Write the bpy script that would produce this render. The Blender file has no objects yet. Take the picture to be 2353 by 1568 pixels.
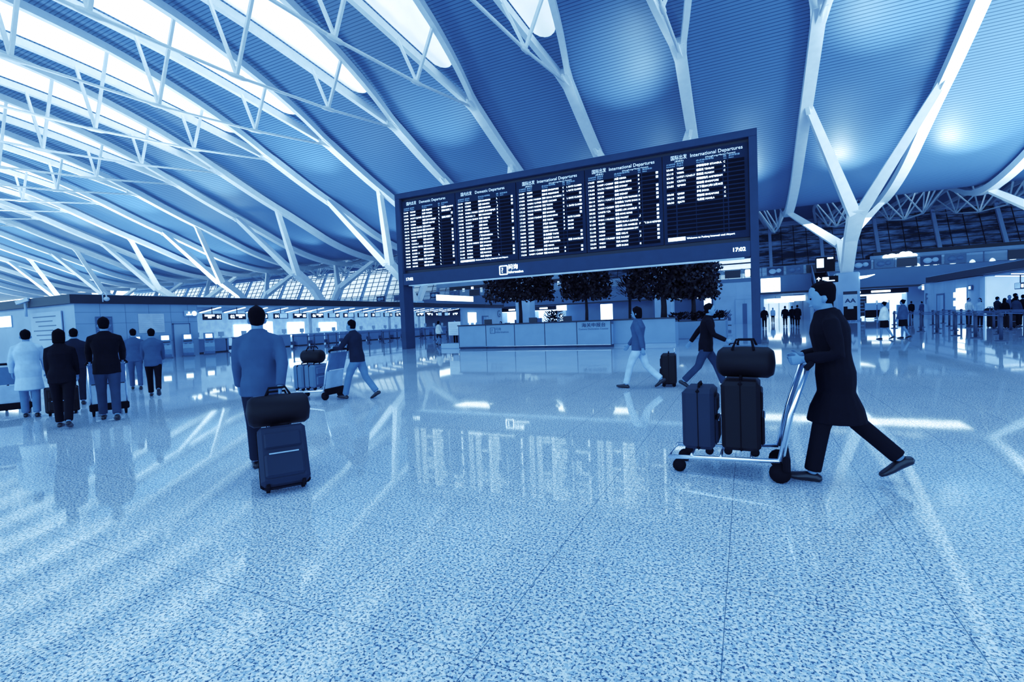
import bpy, math, random
from mathutils import Vector, Matrix
V = Vector
random.seed(7)
PI = math.pi
scene = bpy.context.scene
COL = scene.collection
ORD = ['first', 'second', 'third', 'fourth', 'fifth', 'sixth', 'seventh', 'eighth', 'ninth', 'tenth', 'eleventh', 'twelfth',
       'thirteenth', 'fourteenth', 'fifteenth', 'sixteenth', 'seventeenth', 'eighteenth', 'nineteenth', 'twentieth',
       'twenty-first', 'twenty-second', 'twenty-third', 'twenty-fourth', 'twenty-fifth', 'twenty-sixth', 'twenty-seventh',
       'twenty-eighth', 'twenty-ninth', 'thirtieth', 'thirty-first', 'thirty-second', 'thirty-third', 'thirty-fourth']

# ---------------------------------------------------------------- camera
f_px, pitch, roll, yaw = 1127.6245, math.radians(2.42359304), math.radians(-2.36158736), math.radians(25.5249392)
A = Matrix(((1, 0, 0), (0, 0, -1), (0, 1, 0)))
Ry = Matrix(((math.cos(yaw), 0, math.sin(yaw)), (0, 1, 0), (-math.sin(yaw), 0, math.cos(yaw))))
Rx = Matrix(((1, 0, 0), (0, math.cos(pitch), -math.sin(pitch)), (0, math.sin(pitch), math.cos(pitch))))
Rz = Matrix(((math.cos(roll), -math.sin(roll), 0), (math.sin(roll), math.cos(roll), 0), (0, 0, 1)))
MC = Rz @ Rx @ Ry @ A
cam_d = bpy.data.cameras.new('camera')
cam = bpy.data.objects.new('camera', cam_d)
COL.objects.link(cam)
rot = Matrix((MC[0], -MC[1], -MC[2])).transposed()
cam.matrix_world = Matrix.Translation((0, 0, 1.5)) @ rot.to_4x4()
cam_d.sensor_fit = 'HORIZONTAL'
cam_d.sensor_width = 36
cam_d.lens = f_px / 2353 * 36
cam_d.clip_end = 1000
scene.camera = cam
scene.view_settings.view_transform = 'Standard'
scene.view_settings.look = 'None'
scene.view_settings.exposure = 0.0
# duotone print of the photograph: one response curve per channel for the whole picture
scene.view_settings.use_curve_mapping = True
cm = scene.view_settings.curve_mapping
cm.extend = 'HORIZONTAL'
for ci, pts in ((0, ((.0024, .0022), (.0146, .0075), (.05, .02), (.1, .038), (.158, .07), (.25, .138), (.397, .275), (.55, .45), (.72, .65), (.88, .86))),
                (1, ((.01, .0085), (.03, .026), (.1, .093), (.25, .25), (.5, .53), (.75, .79))),
                (2, ((.0079, .013), (.0463, .088), (.12, .22), (.22, .35), (.39, .53), (.55, .66), (.72, .79), (.88, .915)))):
    cv = cm.curves[ci]
    for x, y in pts:
        cv.points.new(x, y)
    for p in cv.points:
        p.handle_type = 'AUTO_CLAMPED'
cm.update()
scene.cycles.max_bounces = 7
scene.cycles.diffuse_bounces = 3
scene.cycles.glossy_bounces = 3

# ---------------------------------------------------------------- materials
def lin(c):
    # the whole place is toned blue: the green channel carries the tone, red and blue follow it; the view curves below complete the toning
    x = c[1]
    g = (x / 255) / 12.92 if x / 255 <= 0.04045 else ((x / 255 + 0.055) / 1.055) ** 2.4
    return (g * (0.55 + 0.45 * g), g, 1 - (1 - g) ** 1.8)

MATS = {}
def mat(name, rgb, rough=0.5, metal=0.0, emit=0.0, var=0.08, scale=2.0, spec=0.5, alpha=1.0, trans=0.0, coat=0.0):
    if name in MATS:
        return MATS[name]
    c = lin(rgb)
    m = bpy.data.materials.new(name)
    m.use_nodes = True
    nt = m.node_tree
    b = nt.nodes['Principled BSDF']
    tc = nt.nodes.new('ShaderNodeTexCoord')
    nz = nt.nodes.new('ShaderNodeTexNoise')
    nz.inputs['Scale'].default_value = scale
    nz.inputs['Detail'].default_value = 3
    nt.links.new(tc.outputs['Object'], nz.inputs['Vector'])
    rp = nt.nodes.new('ShaderNodeValToRGB')
    rp.color_ramp.elements[0].position = 0.3
    rp.color_ramp.elements[1].position = 0.7
    rp.color_ramp.elements[0].color = tuple(max(0, x * (1 - var)) for x in c) + (1,)
    rp.color_ramp.elements[1].color = tuple(min(1, x * (1 + var)) for x in c) + (1,)
    nt.links.new(nz.outputs['Fac'], rp.inputs['Fac'])
    nt.links.new(rp.outputs['Color'], b.inputs['Base Color'])
    b.inputs['Roughness'].default_value = rough
    b.inputs['Metallic'].default_value = metal
    b.inputs['Specular IOR Level'].default_value = spec
    if coat:
        b.inputs['Coat Weight'].default_value = coat
    if emit:
        nt.links.new(rp.outputs['Color'], b.inputs['Emission Color'])
        b.inputs['Emission Strength'].default_value = emit
    if trans:
        b.inputs['Transmission Weight'].default_value = trans
    if alpha < 1:
        b.inputs['Alpha'].default_value = alpha
    MATS[name] = m
    return m

WHITE = mat('white_steel', (232, 242, 255), 0.45, var=0.025)
GLOWW = mat('glow_white', (240, 248, 255), 0.5, emit=1.7, var=0.03)
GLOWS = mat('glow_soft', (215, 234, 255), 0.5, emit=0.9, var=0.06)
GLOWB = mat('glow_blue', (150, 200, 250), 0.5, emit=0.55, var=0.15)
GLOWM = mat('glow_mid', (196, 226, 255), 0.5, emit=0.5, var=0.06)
LENS = mat('skylight_glow', (244, 250, 255), 0.5, emit=0.5, var=0.03)
NAVY = mat('navy_paint', (38, 70, 132), 0.6, spec=0.15)
NAVYD = mat('navy_dark', (14, 28, 60), 0.5)
BLACK = mat('near_black', (6, 10, 28), 0.6, spec=0.15)
CELL = mat('display_cell', (8, 18, 62), 0.7, spec=0.05)
PANEL = mat('display_panel', (28, 50, 118), 0.7, spec=0.05)
WALLB = mat('wall_panel_blue', (128, 184, 236), 0.5, scale=0.6)
WALLP = mat('wall_panel_pale', (150, 198, 242), 0.5, scale=0.6)
DESK = mat('desk_laminate', (112, 156, 226), 0.4, var=0.04)
FASCIA = mat('fascia_blue', (58, 108, 176), 0.5, scale=0.4)
STEEL = mat('brushed_steel', (96, 140, 190), 0.32, metal=0.35, scale=9)
QPOST = mat('queue_post_paint', (36, 66, 118), 0.45, scale=9)
STEELD = mat('dark_steel', (46, 84, 140), 0.4, metal=0.3, scale=9)
CHROME = mat('chrome', (200, 225, 250), 0.15, metal=0.9)
BELT = mat('belt_webbing', (70, 116, 178), 0.7)
RUBBER = mat('rubber_black', (8, 12, 24), 0.8, spec=0.1)
LEAF = mat('leaf_dark', (8, 15, 50), 0.55, var=0.6, scale=3)
TRUNK = mat('bark_dark', (14, 26, 54), 0.8, var=0.3, scale=8)
SKIN = mat('skin_tone', (110, 150, 205), 0.6, spec=0.2)
HAIR = mat('hair_dark', (5, 8, 22), 0.85, spec=0.05)
PAPER = mat('paper_white', (190, 220, 250), 0.7)
GLASS = mat('rail_glass', (130, 180, 230), 0.1, alpha=0.35)

# ---------------------------------------------------------------- mesh builder
class MB:
    def __init__(self):
        self.v, self.f, self.sm = [], [], []
    def quad(self, a, b, c, d):
        n = len(self.v)
        self.v += [tuple(a), tuple(b), tuple(c), tuple(d)]
        self.f.append((n, n + 1, n + 2, n + 3)); self.sm.append(False)
        return self
    def raw(self, vs, fs, smooth=False):
        n = len(self.v)
        self.v += [tuple(x) for x in vs]
        for f in fs:
            self.f.append(tuple(i + n for i in f)); self.sm.append(smooth)
        return self
    def box(self, x0, x1, y0, y1, z0, z1, b=0.0):
        if b:
            return self.rbox(x0, x1, y0, y1, z0, z1, b)
        vs = [(x, y, z) for z in (z0, z1) for y in (y0, y1) for x in (x0, x1)]
        return self.raw(vs, [(0, 2, 3, 1), (4, 5, 7, 6), (0, 1, 5, 4), (2, 6, 7, 3), (0, 4, 6, 2), (1, 3, 7, 5)])
    def rbox(self, x0, x1, y0, y1, z0, z1, b):
        # box with chamfered edges: every corner becomes three points
        vs, idx = [], {}
        for sx in (0, 1):
            for sy in (0, 1):
                for sz in (0, 1):
                    X, Y, Z = (x0, x1)[sx], (y0, y1)[sy], (z0, z1)[sz]
                    ix, iy, iz = X + (b, -b)[sx], Y + (b, -b)[sy], Z + (b, -b)[sz]
                    for k, p in enumerate(((X, iy, iz), (ix, Y, iz), (ix, iy, Z))):
                        idx[sx, sy, sz, k] = len(vs); vs.append(p)
        fs = []
        for ax in range(3):
            for s in (0, 1):
                r = []
                for u, w in ((0, 0), (1, 0), (1, 1), (0, 1)):
                    c = [0, 0, 0]; c[ax] = s; c[(ax + 1) % 3] = u; c[(ax + 2) % 3] = w
                    r.append(idx[c[0], c[1], c[2], ax])
                fs.append(tuple(r) if s else tuple(reversed(r)))
        for ax in range(3):
            a1, a2 = (ax + 1) % 3, (ax + 2) % 3
            for s1 in (0, 1):
                for s2 in (0, 1):
                    e = []
                    for t in (0, 1):
                        c = [0, 0, 0]; c[ax] = t; c[a1] = s1; c[a2] = s2
                        e.append((idx[c[0], c[1], c[2], a1], idx[c[0], c[1], c[2], a2]))
                    r = (e[0][0], e[1][0], e[1][1], e[0][1])
                    fs.append(r if s1 == s2 else tuple(reversed(r)))
        for sx in (0, 1):
            for sy in (0, 1):
                for sz in (0, 1):
                    r = tuple(idx[sx, sy, sz, k] for k in range(3))
                    fs.append(r if (sx + sy + sz) % 2 else tuple(reversed(r)))
        return self.raw(vs, fs)
    def bar(self, p, q, w, h=None, w2=None, h2=None, side=(0, 0, 1)):
        p, q = V(p), V(q)
        h = w if h is None else h
        w2 = w if w2 is None else w2
        h2 = h if h2 is None else h2
        t = (q - p).normalized()
        s = V(side)
        if abs(t.dot(s)) > 0.98:
            s = V((1, 0, 0))
        u = t.cross(s).normalized()
        n = u.cross(t).normalized()
        vs = []
        for c, a, b in ((p, w, h), (q, w2, h2)):
            for i, j in ((-1, -1), (1, -1), (1, 1), (-1, 1)):
                vs.append(c + u * (a / 2 * i) + n * (b / 2 * j))
        return self.raw(vs, [(3, 2, 1, 0), (4, 5, 6, 7), (0, 1, 5, 4), (1, 2, 6, 5), (2, 3, 7, 6), (3, 0, 4, 7)])
    def tube(self, pts, r, n=8, caps=True):
        pts = [V(p) for p in pts]
        rs = r if isinstance(r, (list, tuple)) else [r] * len(pts)
        return self.loft(pts, [(a, a) for a in rs], n=n, dome=0.0 if caps else None)
    def loft(self, pts, rad, side=(1, 0, 0), n=12, dome=0.6):
        pts = [V(p) for p in pts]
        m = len(pts)
        vs = []
        prev = V(side)
        tang = []
        for i in range(m):
            t = pts[min(i + 1, m - 1)] - pts[max(i - 1, 0)]
            tang.append(t.normalized() if t.length > 1e-9 else V((0, 0, 1)))
        for i in range(m):
            t = tang[i]
            u = prev - t * prev.dot(t)
            if u.length < 1e-4:
                u = V((0, 1, 0)) - t * t.y
                if u.length < 1e-4:
                    u = V((0, 0, 1)) - t * t.z
            u.normalize()
            prev = u
            w = t.cross(u)
            a, b = rad[i]
            for k in range(n):
                th = 2 * PI * k / n
                vs.append(pts[i] + u * (a * math.cos(th)) + w * (b * math.sin(th)))
        fs = []
        for i in range(m - 1):
            for k in range(n):
                k2 = (k + 1) % n
                fs.append((i * n + k, i * n + k2, (i + 1) * n + k2, (i + 1) * n + k))
        if dome is not None:
            for i, sg in ((0, -1), (m - 1, 1)):
                c = len(vs)
                vs.append(pts[i] + tang[i] * (sg * dome * min(rad[i])))
                for k in range(n):
                    k2 = (k + 1) % n
                    fs.append((i * n + k2, i * n + k, c) if sg < 0 else (i * n + k, i * n + k2, c))
        return self.raw(vs, fs, True)
    def disc(self, c, r, h, n=20):
        c = V(c)
        return self.loft([c, c + V((0, 0, h))], [(r, r), (r * 0.92, r * 0.92)], n=n, dome=0.0)
    def ball(self, c, rx, ry=None, rz=None, n=10, m=6):
        ry = rx if ry is None else ry
        rz = rx if rz is None else rz
        c = V(c)
        vs = [c + V((0, 0, -rz))]
        for i in range(1, m):
            a = -PI / 2 + PI * i / m
            for k in range(n):
                th = 2 * PI * k / n
                vs.append(c + V((rx * math.cos(a) * math.cos(th), ry * math.cos(a) * math.sin(th), rz * math.sin(a))))
        vs.append(c + V((0, 0, rz)))
        fs = [(0, 1 + (k + 1) % n, 1 + k) for k in range(n)]
        for i in range(m - 2):
            for k in range(n):
                a, b = 1 + i * n + k, 1 + i * n + (k + 1) % n
                fs.append((a, b, b + n, a + n))
        e = len(vs) - 1
        o = 1 + (m - 2) * n
        fs += [(o + k, o + (k + 1) % n, e) for k in range(n)]
        return self.raw(vs, fs, True)
    def mesh(self, name):
        me = bpy.data.meshes.new(name)
        me.from_pydata(self.v, [], self.f)
        me.polygons.foreach_set('use_smooth', self.sm)
        me.update()
        return me
    def build(self, name, m, parent=None, loc=None, rz=0.0, **tags):
        me = self.mesh(name)
        me.materials.append(m)
        o = bpy.data.objects.new(name, me)
        COL.objects.link(o)
        if parent is not None:
            o.parent = parent
        if loc is not None:
            o.location = loc
        o.rotation_euler.z = rz
        return tag(o, **tags)

def tag(o, label=None, cat=None, group=None, kind=None):
    if label: o['label'] = label
    if cat: o['category'] = cat
    if group: o['group'] = group
    if kind: o['kind'] = kind
    return o
def empty(name, loc, label, cat, group=None, rz=0.0, kind=None):
    o = bpy.data.objects.new(name, None)
    COL.objects.link(o)
    o.empty_display_size = 0.2
    o.location = loc
    o.rotation_euler.z = rz
    return tag(o, label, cat, group, kind)
KIDS = {}
def copy_tree(o, loc, label, rz=None, group=None):
    r = o.copy(); COL.objects.link(r); r.location = loc; r['label'] = label
    if rz is not None: r.rotation_euler.z = rz
    if group: r['group'] = group
    for c in list(o.children):
        d = c.copy(); COL.objects.link(d); d.parent = r
        for g in list(c.children):
            e = g.copy(); COL.objects.link(e); e.parent = d
    return r
def struct(mb, name, m, **k):
    return mb.build(name, m, kind='structure', **k)

TXT = {}
def text_geo(s):
    if s not in TXT:
        c = bpy.data.curves.new('txt', 'FONT')
        c.body = s; c.size = 1.0; c.resolution_u = 2
        o = bpy.data.objects.new('txt', c)
        COL.objects.link(o)
        bpy.context.view_layer.update()
        e = o.evaluated_get(bpy.context.evaluated_depsgraph_get())
        me = e.to_mesh()
        vs = [tuple(v.co) for v in me.vertices]
        fs = [tuple(p.vertices) for p in me.polygons]
        e.to_mesh_clear()
        bpy.data.objects.remove(o); bpy.data.curves.remove(c)
        TXT[s] = (vs, fs)
    return TXT[s]
def put_text(mb, s, org, size, xd=(1, 0, 0), zd=(0, 0, 1), width=None, align='l', bold=0.0):
    vs, fs = text_geo(s)
    if not vs: return
    x0 = min(v[0] for v in vs); x1 = max(v[0] for v in vs)
    sx = size if width is None else width / max(1e-6, x1 - x0)
    off = {'l': x0, 'c': (x0 + x1) / 2, 'r': x1}[align]
    o, xd, zd = V(org), V(xd), V(zd)
    nrm = xd.cross(zd)
    for k, (dx, dz) in enumerate(((0, 0), (bold, 0), (0, bold), (bold, bold))[: 4 if bold else 1]):
        mb.raw([o + xd * ((v[0] - off) * sx + dx) + zd * (v[1] * size + dz) + nrm * (0.002 * k) for v in vs], fs)
def rrect(mb, cx, cz, w, h, t, y, xd=(1, 0, 0), zd=(0, 0, 1)):
    # outline of a rounded square, in the plane through (cx, y, cz)
    for a, b, c, d in ((-w, -w, -h, h), (w, w, -h, h)):
        mb.box(cx + a / 2 - t / 2, cx + a / 2 + t / 2, y, y + 0.01, cz - h / 2, cz + h / 2)
    for s in (-1, 1):
        mb.box(cx - w / 2, cx + w / 2, y, y + 0.01, cz + s * h / 2 - t / 2, cz + s * h / 2 + t / 2)

# ---------------------------------------------------------------- roof profile
PROF = [(-26, 20.6), (-20, 22.2), (-12, 23.6), (-2, 24.8), (6.4, 25.4), (14.75, 25.4), (23.2, 24.85), (31.3, 23.45), (39.8, 21.25), (43, 20.0),
        (46.5, 18.65), (50, 17.45), (53.5, 16.15), (57, 14.85), (61, 13.8), (65, 13.15), (68, 13.0), (71, 13.35), (75, 14.6),
        (80, 16.4), (88, 18.2), (97, 19.2), (105, 19.5), (112, 19.3), (118, 18.9)]
def zprof(y):
    P = PROF
    i = 0
    while i < len(P) - 2 and y > P[i + 1][0]:
        i += 1
    def sl(j):
        j0, j1 = max(j - 1, 0), min(j + 1, len(P) - 1)
        return (P[j1][1] - P[j0][1]) / (P[j1][0] - P[j0][0])
    (x0, y0), (x1, y1) = P[i], P[i + 1]
    h = x1 - x0
    t = (y - x0) / h
    m0, m1 = sl(i) * h, sl(i + 1) * h
    return (2 * t ** 3 - 3 * t ** 2 + 1) * y0 + (t ** 3 - 2 * t ** 2 + t) * m0 + (-2 * t ** 3 + 3 * t ** 2) * y1 + (t ** 3 - t ** 2) * m1
WPTS = [(-26, 0.0), (-18.5, 0.0), (-10, 1.55), (-2, 2.4), (6.4, 2.75), (14.75, 2.75), (23.2, 2.4), (31.3, 1.55), (35.5, 0.9), (39.8, 0.0), (130, 0.0)]
def interp(P, y):
    for (a, b), (c, d) in zip(P, P[1:]):
        if y <= c:
            return b + (d - b) * (y - a) / (c - a)
    return P[-1][1]
def wlens(y):
    # smooth the pieces a little
    return (interp(WPTS, y - 1.2) + interp(WPTS, y) + interp(WPTS, y + 1.2)) / 3 if y < 37 else interp(WPTS, y)
WF = [(60, 0.0), (81, 0.0), (86, 1.2), (92, 2.0), (99, 2.4), (106, 2.0), (112, 1.2), (118, 0.3), (130, 0.3)]
XG = lambda k: 13.8 - 8.95 * k
XC = lambda j: 9.325 - 17.9 * j

# ---------------------------------------------------------------- floor
def floor_material():
    m = bpy.data.materials.new('granite_floor'); m.use_nodes = True
    nt = m.node_tree; N = nt.nodes; L = nt.links
    b = N['Principled BSDF']
    tc = N.new('ShaderNodeTexCoord')
    def noise(scale, detail=2.0, rough=0.5, stretch=None):
        n = N.new('ShaderNodeTexNoise'); n.inputs['Scale'].default_value = scale
        n.inputs['Detail'].default_value = detail; n.inputs['Roughness'].default_value = rough
        L.new(tc.outputs['Object'], n.inputs['Vector'])
        return n
    def ramp(src, p0, c0, p1, c1):
        r = N.new('ShaderNodeValToRGB')
        r.color_ramp.elements[0].position = p0; r.color_ramp.elements[0].color = c0
        r.color_ramp.elements[1].position = p1; r.color_ramp.elements[1].color = c1
        L.new(src, r.inputs['Fac'])
        return r
    def mix(kind, fac, a, bb):
        x = N.new('ShaderNodeMix'); x.data_type = 'RGBA'; x.blend_type = kind
        if isinstance(fac, float): x.inputs['Factor'].default_value = fac
        else: L.new(fac, x.inputs['Factor'])
        for s, i in ((a, 6), (bb, 7)):
            if isinstance(s, tuple): x.inputs[i].default_value = s
            else: L.new(s, x.inputs[i])
        return x.outputs[2]
    base = lin((158, 236, 242)) + (1,)
    dark = lin((58, 96, 160)) + (1,)
    mid = lin((118, 200, 220)) + (1,)
    s1 = ramp(noise(68, 2.5, 0.6).outputs['Fac'], 0.40, (1, 1, 1, 1), 0.47, (0, 0, 0, 1))
    s2 = ramp(noise(46, 2.0).outputs['Fac'], 0.42, (1, 1, 1, 1), 0.54, (0, 0, 0, 1))
    c = mix('MIX', s2.outputs['Color'], base, mid)
    c = mix('MIX', s1.outputs['Color'], c, dark)
    big = ramp(noise(0.35, 2).outputs['Fac'], 0.35, (0.86, 0.88, 0.9, 1), 0.65, (1, 1, 1, 1))
    c = mix('MULTIPLY', 1.0, c, big.outputs['Color'])
    # one metre slab joints
    sep = N.new('ShaderNodeSeparateXYZ'); L.new(tc.outputs['Object'], sep.inputs[0])
    outs = []
    for ax, off, per in (('X', 0.12, 1.0), ('Y', 0.20, 1.01)):
        a = N.new('ShaderNodeMath'); a.operation = 'ADD'; a.inputs[1].default_value = off + 100.5 * per
        L.new(sep.outputs[ax], a.inputs[0])
        d = N.new('ShaderNodeMath'); d.operation = 'MODULO'; d.inputs[1].default_value = per
        L.new(a.outputs[0], d.inputs[0])
        e = N.new('ShaderNodeMath'); e.operation = 'SUBTRACT'; e.inputs[1].default_value = per / 2
        L.new(d.outputs[0], e.inputs[0])
        g = N.new('ShaderNodeMath'); g.operation = 'ABSOLUTE'; L.new(e.outputs[0], g.inputs[0])
        h = N.new('ShaderNodeMath'); h.operation = 'LESS_THAN'; h.inputs[1].default_value = 0.0022
        L.new(g.outputs[0], h.inputs[0])
        outs.append(h)
    mx = N.new('ShaderNodeMath'); mx.operation = 'MAXIMUM'
    L.new(outs[0].outputs[0], mx.inputs[0]); L.new(outs[1].outputs[0], mx.inputs[1])
    fj = N.new('ShaderNodeMath'); fj.operation = 'MULTIPLY'; fj.inputs[1].default_value = 0.75
    L.new(mx.outputs[0], fj.inputs[0])
    c = mix('MIX', fj.outputs[0], c, lin((30, 66, 104)) + (1,))
    L.new(c, b.inputs['Base Color'])
    b.inputs['Roughness'].default_value = 0.04
    b.inputs['Specular IOR Level'].default_value = 0.36
    bump = N.new('ShaderNodeBump'); bump.inputs['Strength'].default_value = 0.012; bump.inputs['Distance'].default_value = 0.02
    L.new(noise(2.2, 2).outputs['Fac'], bump.inputs['Height'])
    L.new(bump.outputs['Normal'], b.inputs['Normal'])
    return m
struct(MB().quad((-230, -45, 0), (90, -45, 0), (90, 135, 0), (-230, 135, 0)), 'floor', floor_material())

# ---------------------------------------------------------------- ceiling with slatted lining
def ceiling_material():
    m = bpy.data.materials.new('slatted_ceiling'); m.use_nodes = True
    nt = m.node_tree; N = nt.nodes; L = nt.links
    b = N['Principled BSDF']
    at = N.new('ShaderNodeAttribute'); at.attribute_name = 'run'
    mo = N.new('ShaderNodeMath'); mo.operation = 'MODULO'; mo.inputs[1].default_value = 0.30
    L.new(at.outputs['Fac'], mo.inputs[0])
    r = N.new('ShaderNodeValToRGB')
    E = r.color_ramp.elements
    d, l = lin((58, 100, 172)), lin((104, 152, 226))
    E[0].position = 0.0; E[0].color = d + (1,)
    E[1].position = 0.06; E[1].color = l + (1,)
    e = E.new(0.16); e.color = tuple(x * 0.92 for x in l) + (1,)  # faint shading across each slat put into the colour
    e = E.new(0.235); e.color = tuple(x * 1.06 for x in l) + (1,)
    e = E.new(0.25); e.color = d + (1,)
    L.new(mo.outputs[0], r.inputs['Fac'])
    tc = N.new('ShaderNodeTexCoord')
    nz = N.new('ShaderNodeTexNoise'); nz.inputs['Scale'].default_value = 0.12; nz.inputs['Detail'].default_value = 3
    L.new(tc.outputs['Object'], nz.inputs['Vector'])
    r2 = N.new('ShaderNodeValToRGB')
    r2.color_ramp.elements[0].color = (0.86, 0.88, 0.92, 1); r2.color_ramp.elements[1].color = (1, 1, 1, 1)
    L.new(nz.outputs['Fac'], r2.inputs['Fac'])
    x = N.new('ShaderNodeMix'); x.data_type = 'RGBA'; x.blend_type = 'MULTIPLY'; x.inputs['Factor'].default_value = 1
    L.new(r.outputs['Color'], x.inputs[6]); L.new(r2.outputs['Color'], x.inputs[7])
    L.new(x.outputs[2], b.inputs['Base Color'])
    b.inputs['Roughness'].default_value = 0.42
    b.inputs['Specular IOR Level'].default_value = 0.4
    return m
def make_ceiling():
    vs, fs, run = [], [], []
    y, s, prev = -26.0, 0.0, None
    rows = []
    while y <= 118.01:
        z = zprof(y) + 0.75
        if prev: s += math.hypot(y - prev[0], z - prev[1])
        prev = (y, z)
        rows.append((y, z, s)); y += 1.0
    xs = [-230 + 20 * i for i in range(17)]
    for (y, z, s) in rows:
        for x in xs:
            vs.append((x, y, z)); run.append(s + 10.0)
    n = len(xs)
    for i in range(len(rows) - 1):
        for j in range(n - 1):
            a = i * n + j
            fs.append((a, a + n, a + n + 1, a + 1))
    me = bpy.data.meshes.new('ceiling'); me.from_pydata(vs, [], fs)
    at = me.attributes.new('run', 'FLOAT', 'POINT')
    at.data.foreach_set('value', run)
    me.polygons.foreach_set('use_smooth', [True] * len(fs))
    me.materials.append(ceiling_material())
    o = bpy.data.objects.new('ceiling', me); COL.objects.link(o)
    tag(o, kind='structure')
make_ceiling()

# ---------------------------------------------------------------- roof girders and skylights
def strip(mb, pts, w, h, taper=None):
    # rectangular member along pts in a plane of constant-ish x
    vs = []
    n = len(pts)
    for i, p in enumerate(pts):
        t = (V(pts[min(i + 1, n - 1)]) - V(pts[max(i - 1, 0)])).normalized()
        u = V((0, 0, 1)).cross(t); u = V((abs(u.x), u.y * (1 if u.x >= 0 else -1), 0)).normalized()
        nn = t.cross(u) if t.cross(u).z > 0 else u.cross(t)
        ww = w if taper is None else taper[i]
        for a, c in ((-1, -1), (1, -1), (1, 1), (-1, 1)):
            vs.append(V(p) + u * (ww / 2 * a) + nn * (h / 2 * c))
    fs = []
    for i in range(n - 1):
        for k in range(4):
            k2 = (k + 1) % 4
            fs.append((i * 4 + k, (i + 1) * 4 + k, (i + 1) * 4 + k2, i * 4 + k2))
    fs += [(0, 1, 2, 3), (4 * n - 1, 4 * n - 2, 4 * n - 3, 4 * n - 4)]
    return mb.raw(vs, fs)
def frange(a, b, st):
    n = max(1, int(round((b - a) / st)))
    return [a + (b - a) * i / n for i in range(n + 1)]
NODES = [(-8, 20.0), (-2, 18.85), (6.4, 18.6), (14.75, 18.6), (23.1, 18.85), (31.3, 19.65)]
def make_girder():
    root = empty('roof_girder', (0, 0, 0), '', 'roof girder', 'white roof girders over the hall')
    for s in (-1, 1):
        pts = [(s * (wlens(y) + 0.22), y, zprof(y)) for y in frange(-25, 40.5, 1.6)]
        strip(MB(), pts, 0.42, 0.6).build('rib', WHITE, root)
    pts = [(0, y, zprof(y)) for y in frange(39.0, 70, 1.4)]
    strip(MB(), pts, 0.86, 0.7).build('main_beam', WHITE, root)
    ch = [(0, -16, 23.0)] + [(0, a, b) for a, b in NODES] + [(0, 39.8, 20.95)]
    m = MB()
    m.tube(ch, 0.11, 8)
    for i in range(1, len(ch) - 1):
        p = V(ch[i]); d0 = (V(ch[i + 1]) - V(ch[i - 1])).normalized()
        m.loft([p - d0 * 0.75, p - d0 * 0.4, p + d0 * 0.4, p + d0 * 0.75], [(0.09, 0.09), (0.17, 0.17), (0.17, 0.17), (0.09, 0.09)], n=8)
    e = V(ch[-1])
    m.bar(e + V((0, -1.0, 0.08)), e + V((0, 0.8, 0.05)), 0.16, 0.5, 0.5, 0.5)
    m.build('bottom_chord', WHITE, root)
    for (y, z) in NODES:
        for s in (-1, 1):
            MB().bar((0, y, z + 0.1), (s * (wlens(y) + 0.1), y + 0.05, zprof(y) - 0.1), 0.2, 0.2).build('strut', WHITE, root)
    return root
def make_far():
    root = empty('far_roof_girder', (0, 0, 0), '', 'roof girder', 'white roof girders beyond the columns')
    for s in (-1, 1):
        pts = [(s * (interp(WF, y) + 0.2), y, zprof(y)) for y in frange(70, 118, 2.0)]
        strip(MB(), pts, 0.36, 0.55).build('rib', WHITE, root)
    ch = [(0, 79, 16.0), (0, 87.8, 14.1), (0, 96.8, 14.7), (0, 105.8, 16.1), (0, 118, 18.6)]
    MB().tube(ch, 0.11, 6).build('bottom_chord', WHITE, root)
    for (_, y, z) in ch[1:-1]:
        for dy in (-3.6, 3.6):
            w = interp(WF, y + dy)
            for s in (-1, 1):
                MB().bar((0, y, z), (s * w, y + dy, zprof(y + dy)), 0.15, 0.15).build('strut', WHITE, root)
    return root
def make_lens():
    def outline(P, y0, y1, cap0, cap1, st=1.4):
        ys = frange(y0, y1, st)
        return ys
    mb = MB()
    ys = frange(9, 34.6, 1.5)
    pr = [(wlens(y) - 0.02, y, zprof(y) + 0.42) for y in ys]
    # rounded nose
    w0 = pr[-1][0]
    for a in (30, 55, 75, 88):
        y = 34.6 + w0 * math.sin(math.radians(a)) * 1.25
        pr.append((w0 * math.cos(math.radians(a)), y, zprof(y) + 0.42))
    for (a, b, c), (d, e, g) in zip(pr, pr[1:]):
        mb.quad((-a, b, c), (-d, e, g), (d, e, g), (a, b, c))
    return mb
def make_lens_far():
    mb = MB()
    pr = [(max(0.05, interp(WF, y)), y, zprof(y) + 0.35) for y in frange(83, 101, 1.5)]
    for (a, b, c), (d, e, g) in zip(pr, pr[1:]):
        mb.quad((-a, b, c), (-d, e, g), (d, e, g), (a, b, c))
    return mb
g0, f0 = make_girder(), make_far()
l0 = make_lens().build('skylight', LENS, cat='skylight', group='lens-shaped skylights')
lf0 = make_lens_far().build('far_skylight', LENS, cat='skylight', group='lens-shaped skylights')
for i, k in enumerate(range(-1, 22)):
    X = XG(k)
    gl = '%s white roof girder counting from the right edge of the photo' % ORD[i]
    ll = 'glowing lens-shaped skylight in the %s roof girder from the right' % ORD[i]
    if i == 0:
        for o, la in ((g0, gl), (l0, ll)):
            o.location = (X, 0, 0); o['label'] = la
    else:
        copy_tree(g0, (X, 0, 0), gl); copy_tree(l0, (X, 0, 0), ll)
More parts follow.
